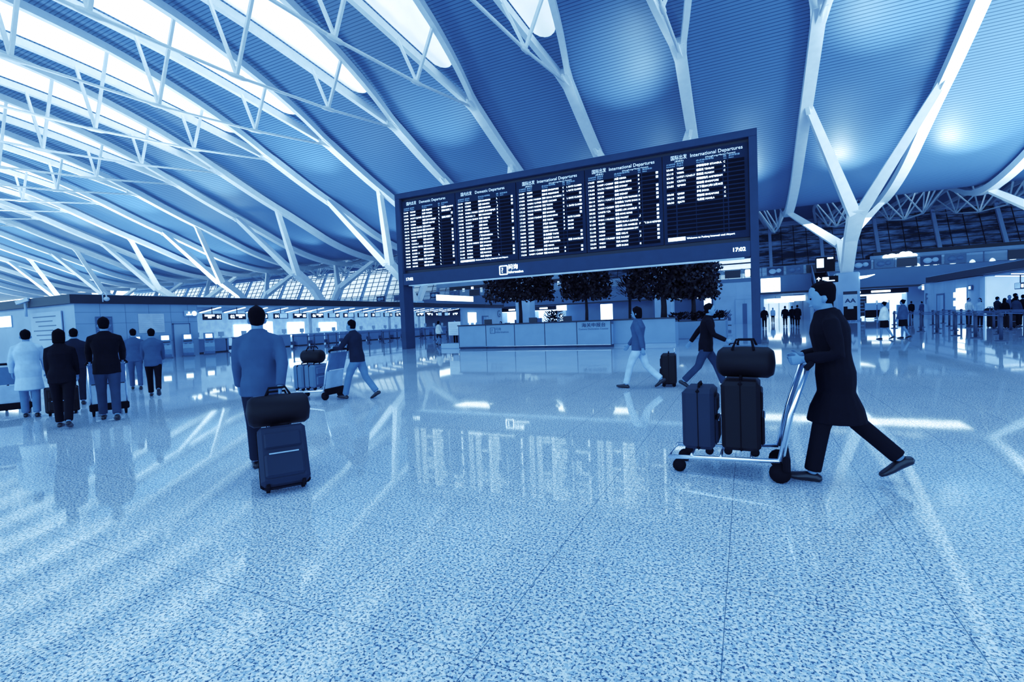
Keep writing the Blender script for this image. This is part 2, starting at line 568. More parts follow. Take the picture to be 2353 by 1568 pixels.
for i, k in enumerate(range(-3, 15)):
    X = XG(k)
    fl = '%s white far girder from the right, beyond the branching columns' % ORD[i]
    sl = 'glowing skylight in the %s far girder from the right' % ORD[i]
    if i == 0:
        for o, la in ((f0, fl), (lf0, sl)):
            o.location = (X, 0, 0); o['label'] = la
    else:
        copy_tree(f0, (X, 0, 0), fl); copy_tree(lf0, (X, 0, 0), sl)

# ---------------------------------------------------------------- branching columns
def make_column():
    root = empty('branching_column', (0, 60, 0), '', 'column', 'branching steel roof columns')
    lc = lambda p: (p[0], p[1] - 60, p[2])
    MB().rbox(-1.0, 1.0, -1.0, 1.0, 0, 4.9, 0.12).build('pedestal', WALLP, root)
    base = (0, 60, 4.75); n1 = (0, 57.25, 8.3); node = (0, 54.1, 10.2)
    b0 = (0, 60.9, 4.75); rn = (0, 63.2, 8.4)
    m = MB()
    m.bar(lc(base), lc(n1), .95, 1.0, 1.05, 1.0, side=(0, 1, 0))
    m.bar(lc((0, 57.4, 8.1)), lc((0, 54.0, 10.4)), 1.05, 1.0, 1.35, 0.95, side=(0, 1, 0))
    m.build('trunk', WHITE, root)
    m = MB(); m.bar(lc(b0), lc(rn), 0.55, 0.7, 0.8, 0.8, side=(0, 1, 0)); m.build('rear_trunk', WHITE, root)
    for s in (-1, 1):
        MB().bar(lc((s * 0.3, 54.3, 10.0)), lc((s * 4.3, 48.1, 18.0)), 0.95, 0.8, 0.55, 0.55, side=(0, 1, 0)).build('arm', WHITE, root)
        MB().bar(lc((s * 0.15, 63.1, 8.2)), lc((s * 4.4, 67.0, 12.7)), 0.85, 0.75, 0.5, 0.5, side=(0, 1, 0)).build('rear_arm', WHITE, root)
        m = MB(); m.bar(lc((s * 4.25, 48.3, 17.7)), lc((s * 4.475, 47.6, 18.4)), 0.3, 0.75); m.build('hinge', WHITE, root)
        m = MB(); m.loft([lc((s * 1.0, 59, 4.3)), lc((s * 1.5, 58.8, 4.35)), lc((s * 2.1, 58.6, 4.5))], [(0.22, 0.16), (0.3, 0.12), (0.08, 0.04)], side=(0, 1, 0)); m.build('wing_lamp', GLOWW, root)
    return root
c0 = make_column()
for i, j in enumerate(range(-1, 9)):
    la = '%s white branching steel column from the right end of its row' % ORD[i]
    if i == 0:
        c0.location = (XC(j), 60, 0); c0['label'] = la
    else:
        copy_tree(c0, (XC(j), 60, 0), la)

# ---------------------------------------------------------------- glazed far facade
def facade_material():
    m = bpy.data.materials.new('facade_glass'); m.use_nodes = True
    nt = m.node_tree; N = nt.nodes; L = nt.links
    b = N['Principled BSDF']
    tc = N.new('ShaderNodeTexCoord'); sep = N.new('ShaderNodeSeparateXYZ')
    L.new(tc.outputs['Object'], sep.inputs[0])
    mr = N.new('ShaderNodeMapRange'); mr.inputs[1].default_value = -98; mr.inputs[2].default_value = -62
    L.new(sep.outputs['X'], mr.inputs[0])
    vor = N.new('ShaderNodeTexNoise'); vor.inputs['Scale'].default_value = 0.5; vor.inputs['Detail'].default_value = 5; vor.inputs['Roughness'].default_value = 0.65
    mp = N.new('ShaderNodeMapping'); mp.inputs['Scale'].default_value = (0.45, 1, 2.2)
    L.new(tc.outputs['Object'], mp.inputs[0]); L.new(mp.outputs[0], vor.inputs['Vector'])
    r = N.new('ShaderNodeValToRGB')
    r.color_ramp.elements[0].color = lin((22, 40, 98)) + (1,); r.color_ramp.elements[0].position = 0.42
    r.color_ramp.elements[1].color = lin((96, 150, 226)) + (1,); r.color_ramp.elements[1].position = 0.72  # pale blotches stand in for lights mirrored in the dark panes
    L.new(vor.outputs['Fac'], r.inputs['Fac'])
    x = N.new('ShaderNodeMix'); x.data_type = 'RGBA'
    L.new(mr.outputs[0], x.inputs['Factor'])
    x.inputs[6].default_value = lin((226, 241, 255)) + (1,); L.new(r.outputs['Color'], x.inputs[7])  # near-white left panes: bright sky outside painted in as colour and glow
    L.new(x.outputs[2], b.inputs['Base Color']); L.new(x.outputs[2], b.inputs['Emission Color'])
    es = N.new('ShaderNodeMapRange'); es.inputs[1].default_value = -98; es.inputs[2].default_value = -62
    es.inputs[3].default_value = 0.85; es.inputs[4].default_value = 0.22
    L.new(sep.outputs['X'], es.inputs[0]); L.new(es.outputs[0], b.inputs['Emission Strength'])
    b.inputs['Roughness'].default_value = 0.12
    return m
Y0F, Z0F, Y1F, Z1F = 111.3, 5.8, 118.0, 18.9
fy = lambda z: Y0F + (Y1F - Y0F) * (z - Z0F) / (Z1F - Z0F)
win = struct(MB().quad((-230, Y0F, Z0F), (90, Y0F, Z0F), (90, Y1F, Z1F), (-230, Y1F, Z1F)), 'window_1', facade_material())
m = MB()
z = 6.5
while z < 18.5:
    m.box(-230, 90, fy(z) - 0.18, fy(z) - 0.05, z - 0.07, z + 0.07); z += 1.32
x = -228.0
while x < 90:
    m.bar((x, Y0F - 0.1, Z0F), (x, Y1F - 0.1, Z1F), 0.1, 0.14); x += 2.2375
m.build('glazing_frame', NAVYD, win)
m = MB(); m.box(-230, 90, 117.4, 117.9, 18.72, 18.95); m.build('top_rail', WALLP, win)
for k in range(-5, 24):
    m = MB(); m.bar((XG(k), Y0F - 1.0, Z0F), (XG(k), Y1F - 0.6, Z1F), 0.55, 0.5); m.build('window_post', WALLP, win)

# ---------------------------------------------------------------- mezzanine
YM = 72.0
struct(MB().box(-230, 90, 117.95, 118.3, 18.85, 20.4), 'trim_facade_top', WALLB)
struct(MB().box(-150, 70, YM, YM + 0.4, 3.56, 5.8), 'wall_mezzanine', FASCIA)
struct(MB().box(-150, 70, YM + 0.4, 111.2, 5.3, 5.8), 'trim_mezzanine_floor', WALLB)
struct(MB().box(-150, 2.2, YM + 6, YM + 6.4, 0, 5.3), 'wall_back', WALLB)
struct(MB().box(7.4, 70, YM + 9, YM + 9.4, 0, 5.3), 'wall_back_right', WALLB)
struct(MB().box(1.8, 2.2, YM + 0.4, 112, 0, 5.3), 'wall_corridor_left', WALLP)
struct(MB().box(7.4, 7.8, YM + 0.4, 112, 0, 5.3), 'wall_corridor_right', WALLP)
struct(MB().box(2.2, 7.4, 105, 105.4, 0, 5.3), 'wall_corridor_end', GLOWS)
struct(MB().box(-150, 70, YM - 0.12, YM, 3.5, 3.72), 'trim_mezzanine_edge', NAVYD)
r = empty('balcony_railing', (0, YM + 0.15, 5.8), 'glass balcony railing with dark picture panels along the upper floor edge', 'railing')
m = MB()
x = -148.0
while x < 68:
    m.box(x + 0.05, x + 1.95, -0.02, 0.02, 0.05, 1.15); x += 2.0
m.build('glass_panel', GLASS, r)
m = MB().box(-150, 70, -0.04, 0.04, 1.15, 1.22)
x = -148.0
while x < 68:
    m.box(x - 0.03, x + 0.03, -0.04, 0.04, 0, 1.2); x += 2.0
m.build('handrail', STEELD, r)
rng = random.Random(3)
for i, x in enumerate([-62, -58, -54, -50, -46, -42, -38, -30, -10, -7.5, -5, -2.4, 2.6, 4.8, 7.0, 11.8, 14, 16.2, 18.4, 20.6, 26, 30, 33, 36]):
    m = MB().box(x, x + 1.9, -0.1, -0.05, 0.1, 1.12); p = m.build('picture_panel', (NAVY, STEELD, NAVYD)[i % 3], r)
    m = MB()
    if i % 3 != 2:
        m.loft([(x + 0.65, -0.11, 0.6), (x + 0.65, -0.12, 0.6)], [(0.42, 0.32)] * 2, n=14, dome=0.0)
        m.loft([(x + 1.35, -0.11, 0.66), (x + 1.35, -0.12, 0.66)], [(0.3, 0.26)] * 2, n=14, dome=0.0)
        m.build('plate_picture', WALLB if i % 3 == 0 else FASCIA, p)

# upper floor restaurant and shops
r = empty('restaurant_canopy', (27, 90, 5.8), 'dark restaurant canopy with pale band and glowing sign on upper floor', 'canopy')
MB().box(-10.4, 30, 0, 6, 1.55, 2.2).box(-9.5, 30, 0.5, 6, 3.05, 3.6).build('roof_slab', NAVYD, r)
MB().box(-10, 30, -0.1, 0.2, 2.2, 3.05).build('pale_band', WALLB, r)
m = MB()
for (cx, cz, rx, rz) in ((-8.1, 2.75, .45, .35), (-7.4, 2.8, .6, .4), (-6.7, 2.75, .5, .35), (-6.1, 2.95, .5, .42), (-5.5, 2.95, .55, .4), (-4.9, 2.7, .5, .3), (-6.4, 2.5, 2.1, .16)):
    m.ball((cx, -0.25, cz), rx, 0.08, rz, 12, 6)
m.build('glowing_sign', GLOWW, r)
MB().box(-9.5, 30, 5.5, 5.8, 0, 3.05).build('back_wall', FASCIA, r)
for i in range(12):
    x = -5.5 + 1.05 * i if i < 4 else -0.5 + 2.1 * (i - 4)
    p = empty('pendant_lamp', (27 + x, 89.6, 6.9), 'bell-shaped pendant lamp glowing in the upper floor restaurant, %s from left' % ORD[i], 'lamp', 'restaurant pendant lamps')
    MB().loft([(0, 0, 0), (0, 0, 0.25), (0, 0, 0.42)], [(0.34, 0.34), (0.26, 0.26), (0.08, 0.08)], dome=0.1).build('lamp_shade', GLOWW, p)
    MB().tube([(0, 0, 0.42), (0, 0, 0.8)], 0.02, 5).build('cord', BLACK, p)
for i, x in enumerate((-9, -6.5, -3, 0.5, 4, 7, 11, 15)):
    p = empty('restaurant_table', (27 + x, 86, 5.8), 'dark dining table behind the upper railing, %s from the left' % ORD[i], 'table', 'restaurant tables')
    MB().disc((0, 0, 0.72), 0.5, 0.05).build('table_top', NAVYD, p)
    MB().tube([(0, 0, 0), (0, 0, 0.72)], 0.05, 6).disc((0, 0, 0), 0.28, 0.03).build('pedestal', NAVYD, p)
# dark strip of shops, upper floor left
r = empty('upper_shop_front', (-38, 80, 5.8), 'dark upper floor shop strip with small bright screens, left of the trees', 'shop front')
MB().box(-13, 13, 0, 0.6, 0, 2.5).build('dark_strip', NAVYD, r)
MB().box(-16, 13, 0.1, 0.6, 2.5, 4.2).build('pale_bulkhead', WALLP, r)
for i in range(13):
    x = -12 + 1.9 * i
    h = 0.25 + 0.5 * ((i * 7) % 5) / 5
    MB().box(x, x + 0.5 + 0.5 * ((i * 3) % 3) / 2, -0.06, 0, 1.1 + 0.3 * ((i * 5) % 3) / 2, 1.1 + h + 0.5).build('bright_screen', GLOWS if i % 2 else GLOWW, r)
r = empty('upper_light_canopy', (-2.2, 84, 5.8), 'bright upper floor seating booth with pale umbrellas, above the door wall', 'booth')
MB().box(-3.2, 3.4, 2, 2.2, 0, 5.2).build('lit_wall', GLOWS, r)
MB().box(-3.3, 3.5, 0, 2, 5.0, 5.25).box(-3.3, 3.5, 0, 0.1, 2.9, 3.1).build('beam', NAVYD, r)
for x in (-1.2, 1.8):
    u = MB().loft([(x, -1, 1.4), (x, -1, 1.75), (x, -1, 2.1)], [(1.3, 1.3), (0.8, 0.8), (0.05, 0.05)], n=8, dome=0.0).build('parasol', NAVYD, r)
    MB().tube([(x, -1, 0), (x, -1, 1.5)], 0.04, 6).build('pole', STEEL, u)

# ---------------------------------------------------------------- lamps
def area(name, loc, sx, sy, power, rotx=0.0, roty=0.0, color=(0.98, 1.0, 1.0)):
    d = bpy.data.lights.new(name, 'AREA'); d.shape = 'RECTANGLE'; d.size = sx; d.size_y = sy; d.energy = power; d.color = color
    o = bpy.data.objects.new(name, d); COL.objects.link(o); o.location = loc; o.rotation_euler = (rotx, roty, 0)
    return o
def spot(name, loc, target, power, ang, blend=0.6, color=(0.98, 1.0, 1.0), rad=0.3):
    d = bpy.data.lights.new(name, 'SPOT'); d.energy = power; d.spot_size = math.radians(ang); d.spot_blend = blend; d.color = color; d.shadow_soft_size = rad
    o = bpy.data.objects.new(name, d); COL.objects.link(o); o.location = loc
    o.rotation_euler = (V(target) - V(loc)).to_track_quat('-Z', 'Y').to_euler()
    return o
w = bpy.data.worlds.new('world'); scene.world = w; w.use_nodes = True
bg = w.node_tree.nodes['Background']
bg.inputs[0].default_value = (0.93, 0.97, 1.0, 1); bg.inputs[1].default_value = 2.15
for j in range(-1, 19):
    X = 18.27 - 8.95 * j
    spot('uplight', (X, 60.3, 9.3), (X, 54.6, 16.8), 2500, 58, 1.0, rad=0.5)
    if j % 2 == 1:
        spot('uplight', (X, 44, 9.0), (X, 41, 21), 5000, 46, 1.0)
area('ceiling_fill_light', (-44, 32, 4.6), 10, 34, 3600, rotx=PI)  # unseen lights added over the islands to brighten the ceiling
area('ceiling_fill_light', (22, 40, 4.6), 10, 40, 6500, rotx=PI)
for x in (-85, -130, -175):
    area('ceiling_fill_light', (x, 36, 4.6), 12, 40, 6000, rotx=PI)  # more unseen lights, added to lift the far left ceiling
lo = area('floor_fill_light', (-5, 8, 17), 34, 20, 850)
lo.data.spread = math.radians(95)  # unseen light added to brighten the foreground floor; narrow spread hides its reflection
area('back_bay_light', (-10, 64, 11), 60, 4, 1500)

# ---------------------------------------------------------------- departure board
def departure_board():
    B = empty('departure_board', (0, 24.4, 0), 'huge navy flight departures board on two posts with five lit panels', 'departure board')
    X0, X1 = -19.2, 0.6
    MB().rbox(X0, X1, 0, 0.95, 9.14, 9.47, 0.02).build('top_frame', NAVY, B)
    MB().rbox(X0, X0 + 0.34, 0, 0.95, 0, 9.14, 0.02).build('post', NAVY, B)
    MB().rbox(X1 - 0.34, X1, 0, 0.95, 0, 9.14, 0.02).build('post', NAVY, B)
    MB().rbox(X0 + 0.34, X1 - 0.34, 0.02, 0.93, 3.9, 4.6, 0.02).build('bottom_fascia', NAVY, B)
    MB().box(X0 + 0.34, X1 - 0.34, 0.3, 0.9, 4.6, 9.14).build('back_panel', NAVYD, B)
    MB().box(X0 + 0.6, X1 - 0.6, 0.2, 0.75, 3.86, 3.9).build('under_trim', GLOWB, B)
    m = MB()
    rrect(m, -11.98, 4.27, 0.46, 0.46, 0.06, -0.03)
    put_text(m, '?', (-12.1, -0.02, 4.13), 0.4, bold=0.012)
    put_text(m, '问询', (-11.68, -0.02, 4.3), 0.3, bold=0.012)
    put_text(m, 'Information', (-11.68, -0.02, 4.07), 0.2, width=0.88, bold=0.006)
    m.build('information_sign', GLOWW, B)
    for x in (-18.35, -0.2):
        m = MB(); put_text(m, '17:02', (x, -0.02, 4.16), 0.24, width=0.5, align='c', bold=0.016); m.build('clock_digits', GLOWW, B)
    xs = [-18.86, -15.01, -11.14, -7.27, -3.45, 0.26]
    zt, zb = 8.98, 4.8
    dom = '国内出发', 'Domestic Departures'
    itl = '国际出发', 'International Departures'
    rows = [
        ['16:40|MU5121|北京 BEIJING|C|准备登机 BOARDING', '17:00|HO1251|天津 TIANJIN|C|登机口变更 9', '17:00|MU517 / JL5682|青岛 QINGDAO|C|', '17:30|CA1856|北京 ZHANGJIAJIE|L|登机口变更 9', '17:40|CZ3586|乌鲁木齐 URUMQI|L|',
         '17:40|CA4503 / ZH4503|三亚 SANYA|L|', '18:10|MU5401 / CZ9401|重庆 CHONGQING|L|', '18:10|CA1590 / SC1590|哈尔滨 HARBIN|L|', '18:15|FM9331 / MU9331|桂林 GUILIN|L|', '18:20|CZ6504|沈阳 SHENYANG|L|', '18:20|CA4516 /|成都 CHENGDU|L|',
         '18:30|HU7132 / GS7132|大连 DALIAN|L|', '18:30|ZH9508|深圳 SHENZHEN|L|', '18:40|CA929 / 3|昆明 KUNMING|L|', '18:45|MU5301|长沙 CHANGSHA|L|', '18:50|CZ3578 / MF3578|大连 DALIAN|L|', '19:00|MU2502|武汉 WUHAN|L|', '19:00|HO1105|哈尔滨 HARBIN|L|'],
        ['19:10|CZ6210|杭州 HANGZHOU|L|', '19:15|CZ6524|成都 CHENGDU|L|', '19:15|CA4558|深圳 SHENZHEN|J|', '19:20|FM9251 / MU9251|张家界 ZHANGJIAJIE|E|', '19:30|MU5403 / 3|重庆 CHONGQING|E|', '19:30|CA4510 / ZH4510|北京 BEIJING|L|', '19:35|HU7604|三亚 SANYA|E|',
         '19:40|MU2175 /|西安 XIAN|E|', '19:50|ZH9514|武汉 WUHAN|L|', '20:10|CZ3596|福州 FUZHOU|L|', '20:20|CA1592|广州 GUANGZHOU|L|', '20:40|MU5605|大连 DALIAN|L|', '20:45|CZ3910 / MF3910|银川 YINCHUAN||', '21:00|HO1121|南京 NANJING||', '21:00|3U8966|哈尔滨 HARBIN||', '21:05|ZH9516|贵阳 GUIYANG||', '21:15|CA1884|北京 BEIJING|L|'],
        ['16:20|SQ833|新加坡 SINGAPORE|C|L GATE CLOSED', '16:55|CA405|墨尔本 MELBOURNE|E|L GATE CLOSED', '17:00|CA923 / NH5684|首尔 SEOUL INCHEON|H|', '17:00|UA836 / LH7680|芝加哥 CHICAGO|E|L GATE CLOSED', '17:05|CA157 / NH5728|东京 TOKYO|E|', '17:15|CA163 / NH5736|大阪 OSAKA|C|L GATE CLOSED', '17:20|TG665|曼谷 BANGKOK|D|', '17:25|CX369 / KA5369|香港 HONG KONG|D|', '17:35|NH922|东京 TOKYO|D|GATE CLOSED',
         '17:45|AC088|多伦多 TORONTO|D|20:20', '17:55|CZ370|名古屋 NAGOYA|D|20:20', '18:00|AA288|芝加哥 CHICAGO|F|20:20', '18:05|CZ380|台北桃园 TAIPEI||', '18:05|FM801|台北桃园 TAIPEI||', '18:15|AC026|温哥华 VANCOUVER||取消 CANCELLED', '18:20|FM829|大阪 OSAKA||', '18:25|KA801 / CX5801|香港 HONG KONG|D|', '18:30|KA807 / CX5807|香港 HONG KONG|D|'],
        ['19:05|NH154|大阪 OSAKA|D|', '19:30|KA807 / CX5807|香港 HONG KONG|D|', '19:35|CA175 / NZ3888|悉尼 SYDNEY|H|', '19:50|FM833|金边 PHNOMPENH|J|', '20:05|QF130|悉尼 SYDNEY|F|', '20:10|BR711 / CA3711|台北桃园 TAIPEI TAOYUAN|H|', '20:15|CI202|台北松山 TAIPEI SHAN|H|', '20:20|KA899 / CX5899|香港 HONG KONG|D|', '20:25|UA878 / CA|洛杉矶 LOS ANGELES|C|',
         '21:10|FM725|香港 HONG KONG||', '21:30|FM841 / MU9841|普吉 PHUKET|J|', '21:35|KL881|吉隆坡 KUALA LUMPUR||', '21:40|AA182|洛杉矶 LOS ANGELES|F|飞 23:10 RETIMED', '21:45|VN523|胡志明市 HOCHIMINH CITY||', '22:00|AI349|德里 DELHI|H|', '22:15|FM857 / MU9857|普吉 PHUKET|J|', '22:20|VN531|河内 HANOI||', '22:30|EK303|迪拜 DUBAI|E|'],
        ['23:05|TK027|伊斯坦布尔 ISTANBUL|C|', '23:15|W5076|德黑兰 TEHRAN|A|', '23:45|LH727 / CA6217|慕尼黑 MUNICH|C|', '23:50|CZ7771|阿姆斯特丹 AMSTERDAM||', '23:55|QF4060|新加坡 SINGAPORE||', '||以下是2012年12月30日||', '00:05|QR889|多哈 DOHA|G|', '00:10|SQ825|新加坡 SINGAPORE|C|', '00:30|5J679|马尼拉 MANILA|H|'],
    ]
    for i in range(5):
        a, b = xs[i] + 0.02, xs[i + 1] - 0.02
        P = MB().box(a, b, 0.2, 0.3, zb, zt).build('display_panel', PANEL, B)
        W = b - a
        zh = (dom, itl, itl)[0] if i < 2 else itl
        def word(nm, mt, *q, **k):
            m = MB(); put_text(m, *q, **k); m.build(nm, mt, P)
        word('header_text', GLOWS, zh[0], (a + 0.38, 0.18, 8.72), 0.23, width=0.72)
        word('header_text', GLOWS, zh[1], (a + (1.32 if i < 2 else 1.25), 0.18, 8.72), 0.23, width=1.85 if i < 2 else 2.2)
        if i >= 2:
            word('header_subtitle', GLOWS, '(HongKong-Macau-Taiwan)', (a + 1.9, 0.18, 8.585), 0.1, width=1.25)
            word('header_subtitle', GLOWS, '(港澳台)', (a + 0.55, 0.18, 8.6), 0.09, width=0.4)
        C = [a + 0.17, a + 0.64, a + 1.5, a + 2.66, a + 2.88, b - 0.16]
        for s, e, x, wd in (('计划时间', 'Scheduled', C[0], .4), ('航班号', 'Flight', C[1], .3), ('终点站/经停站', 'To/Via', C[2], .75), ('区', 'Area', C[3], .13), ('航班状态', 'Status', C[4], .45)):
            m = MB()
            put_text(m, s, (x, 0.18, 8.49), 0.085, width=wd)
            put_text(m, e, (x, 0.18, 8.4), 0.075, width=wd * (0.95 if wd < .42 else .45))
            m.build('column_header', GLOWB, P)
        n = 18
        top, pit = 8.34, 0.1925
        cells, txt = MB(), MB()
        for k in range(n):
            z1 = top - k * pit; z0 = z1 - 0.135
            last = (i == 1 and k == 17) or (i == 4 and k == 17)
            if last:
                if i == 1: put_text(txt, '欢迎来到浦东国际机场', (C[0], 0.17, z0 + 0.02), 0.13, width=0.95, bold=.006)
                else: txt.box(C[0], C[0] + 0.78, 0.16, 0.18, z0 - 0.01, z0 + 0.16)
                put_text(txt, 'Welcome to Pudong Internati onal Airport', (C[0] + (1.0 if i == 1 else 0.84), 0.17, z0 + 0.03), 0.11, width=2.05, bold=.006)
                continue
            for c0, c1 in ((C[0] - .02, C[1] - .08), (C[1] - .02, C[2] - .06), (C[2] - .03, C[3] - .06), (C[3] - .02, C[3] + .14), (C[4] - .03, C[5])):
                cells.box(c0, c1, 0.185, 0.2, z0, z1)
            if k < len(rows[i]):
                p = rows[i][k].split('|')
                lim = [.38, .8, 1.1, .1, .8]
                for j, s in enumerate(p):
                    if s:
                        full = sum(0.105 if ord(ch) > 255 else 0.062 for ch in s)
                        put_text(txt, s, (C[j], 0.17, z0 + 0.025), 0.115, width=min(lim[j], full), bold=.005)
                if not p[-1] and i < 4 and (i != 4) and p[0] and (k * 7 + i) % 5 not in (2,):
                    put_text(txt, '登', (C[5] - 0.13, 0.17, z0 + 0.02), 0.115, width=0.12, bold=.006)
        cells.build('display_cell', CELL, P)
        txt.build('flight_text', GLOWW, P)
departure_board()

# ---------------------------------------------------------------- information desk
def info_desk():
    D = empty('information_desk', (-10.2, 23.5, 0), 'long pale blue information desk with customs declaration panel under the board', 'desk')
    x0, w = -4.3, 1.72
    for i in range(5):
        a = x0 + i * w
        P = MB().rbox(a + 0.015, a + w - 0.015, 0, 0.06, 0.13, 1.28, 0.01).build('front_panel', DESK, D)
        m = MB()
        if i == 1:
            rrect(m, a + 0.42, 0.98, 0.27, 0.3, 0.02, -0.01)
            put_text(m, '?', (a + 0.36, -0.006, 0.89), 0.26)
            put_text(m, '问询', (a + 0.6, -0.006, 0.99), 0.18)
            put_text(m, 'Information', (a + 0.6, -0.006, 0.84), 0.15, width=0.78)
            m.build('panel_lettering', NAVY, P)
        if i == 4:
            put_text(m, '海关申报台', (a + w / 2, -0.006, 1.02), 0.22, width=1.2, align='c', bold=.006)
            put_text(m, 'Customs Declaration Counter', (a + w / 2, -0.006, 0.87), 0.13, width=1.5, align='c')
            m.build('panel_lettering', NAVY, P)
    # right return, set back
    MB().rbox(x0 + 5 * w, x0 + 6.7 * w, 0.5, 0.56, 0.13, 1.28, 0.01).build('front_panel', DESK, D)
    MB().box(x0, x0 + 5 * w, 0.1, 1.6, 0.13, 1.1).box(x0 + 5 * w, x0 + 6.7 * w, .56, 1.6, .0, 1.1).build('desk_body', WALLB, D)
    MB().rbox(x0 - 0.05, x0 + 5 * w + .05, -0.08, 0.6, 1.28, 1.34, 0.015).box(x0 + 5 * w, x0 + 6.7 * w, .42, .9, 1.28, 1.34).build('counter_top', NAVYD, D)
    MB().box(x0, x0 + 5 * w, 0.08, 0.5, 0, 0.13).build('plinth', NAVY, D)
    MB().tube([(x0, -0.05, 0.13), (x0 + 5 * w, -0.05, 0.13)], 0.022, 8).build('foot_rail', CHROME, D)
    for i in range(6):
        MB().box(x0 + i * w - 0.01, x0 + i * w + 0.01, -0.005, 0.05, 0.03, 1.28).build('panel_joint', NAVYD, D)
info_desk()
s = empty('notice_stand', (-15.45, 24.6, 0), 'white notice stand on low plinth at left end of information desk', 'notice stand')
MB().rbox(-0.75, 0.6, -0.4, 0.5, 0, 0.28, 0.02).build('plinth', WALLB, s)
b = MB().rbox(-0.42, 0.42, -0.03, 0.03, 0.75, 1.55, 0.01).build('notice_board', PAPER, s)
m = MB()
for i in range(6): m.box(-0.32, 0.32 - 0.1 * (i % 3), -0.036, -0.03, 1.4 - 0.11 * i, 1.42 - 0.11 * i)
m.build('print_line', WALLB, b)
for x in (-0.36, 0.36): MB().tube([(x, 0, 0.28), (x, 0, 0.76)], 0.02, 6).build('leg', STEEL, s)
for i, (x, y) in enumerate([(-13.2, 24.6), (-10.6, 25.0), (-8.5, 24.7)]):
    t = empty('desk_monitor', (x, y, 1.1), 'small dark computer monitor on the information desk, %s from left' % ORD[i], 'monitor', 'information desk monitors')
    MB().rbox(-0.24, 0.24, -0.03, 0.03, 0.18, 0.5, 0.01).build('screen', NAVYD, t)
    MB().box(-0.03, 0.03, -0.02, 0.02, 0.02, 0.2).box(-0.12, 0.12, -0.1, 0.1, 0, 0.02).build('stand', NAVYD, t)

# ---------------------------------------------------------------- trees and planting
def tree(x, y, zbase, rx, ry, zc0, zc1, label, seed, tr=0.1, n=4200):
    rg = random.Random(seed)
    T = empty('clipped_tree', (x, y, 0), label, 'tree', 'clipped trees behind the information desk')
    MB().tube([(0, 0, zbase), (0.03, 0, zbase + 0.9), (-0.02, 0.02, zc0 + 0.5), (0.1, 0, zc1 - 0.5)], [tr * 1.2, tr, tr * 0.85, tr * 0.3], 8).build('trunk', TRUNK, T)
    m = MB()
    for i in range(7):
        a = 2 * PI * i / 7
        m.tube([(0, 0, zc0 + 0.1), (rx * 0.4 * math.cos(a), ry * 0.4 * math.sin(a), (zc0 + zc1) / 2), (rx * 0.8 * math.cos(a), ry * 0.8 * math.sin(a), zc1 - 0.5)], [tr * 0.5, tr * 0.35, tr * 0.1], 5)
    m.build('branches', TRUNK, T, kind='stuff')
    m = MB()
    zm, hz = (zc0 + zc1) / 2, (zc1 - zc0) / 2
    for i in range(n):
        # box-like clipped crown with ragged skin
        u = [rg.uniform(-1, 1) for _ in range(3)]
        q = max(abs(v) ** 1.0 for v in u)
        k = rg.random() ** 0.25 / q * (1 + rg.uniform(-.16, .08))
        p = V((u[0] * k * rx, u[1] * k * ry, zm + u[2] * k * hz))
        rr = math.hypot(p.x / rx, p.y / ry)
        if rr > 1.12:
            p.x /= rr; p.y /= rr
        d = V((rg.gauss(0, 1), rg.gauss(0, 1), rg.gauss(0, 1) - 0.3)).normalized()
        e = d.cross(V((rg.gauss(0, 1), rg.gauss(0, 1), rg.gauss(0, 1)))).normalized()
        L, W = rg.uniform(.16, .3), rg.uniform(.07, .12)
        m.raw([p, p + d * L * .5 + e * W, p + d * L, p + d * L * .5 - e * W], [(0, 1, 2, 3)])
    m.build('foliage', LEAF, T)
tree(-14.3, 31.5, 1.04, 2.45, 1.7, 2.85, 5.3, 'dark clipped tree with wide crown behind left half of information desk', 1, 0.13)
tree(-9.5, 31.5, 1.04, 1.6, 1.5, 2.75, 5.3, 'dark clipped tree with narrow crown behind the customs panel of the desk', 2, 0.1, 2700)
tree(-4.5, 31, 1.04, 2.1, 1.6, 2.55, 5.1, 'dark clipped tree with thick trunk right of the information desk', 3, 0.17, 3200)
tree(-2.9, 32.2, 1.04, 1.5, 1.5, 2.4, 4.6, 'dark clipped tree nearest to the right post of the board', 4, 0.13, 2300)
def bush(x, y, z, r, h, label, seed, n=420, palm=False):
    rg = random.Random(seed)
    T = empty('leafy_plant', (x, y, z), label, 'plant')
    MB().tube([(0, 0, 0), (0, 0, h * 0.6)], [0.04, 0.02], 6).build('stem', TRUNK, T)
    m = MB()
    for i in range(n):
        a = rg.uniform(0, 2 * PI); q = rg.random() ** .6
        p = V((math.cos(a) * r * q * (.4), math.sin(a) * r * q * (.4), h * rg.uniform(.1, .7)))
        d = V((math.cos(a), math.sin(a), rg.uniform(.1, 1.3))).normalized()
        e = d.cross(V((0, 0, 1))).normalized()
        L = r * rg.uniform(.4, .8) if palm else rg.uniform(.12, .26)
        W = L * (.05 if palm else .3)
        if not palm: p += V((math.cos(a) * r * q * .5, math.sin(a) * r * q * .5, 0))
        m.raw([p, p + d * L * .5 + e * W, p + d * L + V((0, 0, -L * .25 * palm)), p + d * L * .5 - e * W], [(0, 1, 2, 3)])
    m.build('foliage', LEAF, T)
pl = empty('planter', (-3.6, 31.6, 0), 'long pale planter box under the two right-hand trees', 'planter')
MB().rbox(-3.0, 2.6, -1.6, 1.6, 0, 1.0, 0.03).build('planter_box', DESK, pl)
MB().box(-2.9, 2.5, -1.5, 1.5, 1.0, 1.03).build('soil', NAVYD, pl)
pl = empty('planter', (-12, 31.6, 0), 'long pale planter box under the two left trees, behind the desk', 'planter')
MB().rbox(-4.4, 4.4, -1.2, 1.2, 0, 1.0, 0.03).build('planter_box', DESK, pl)
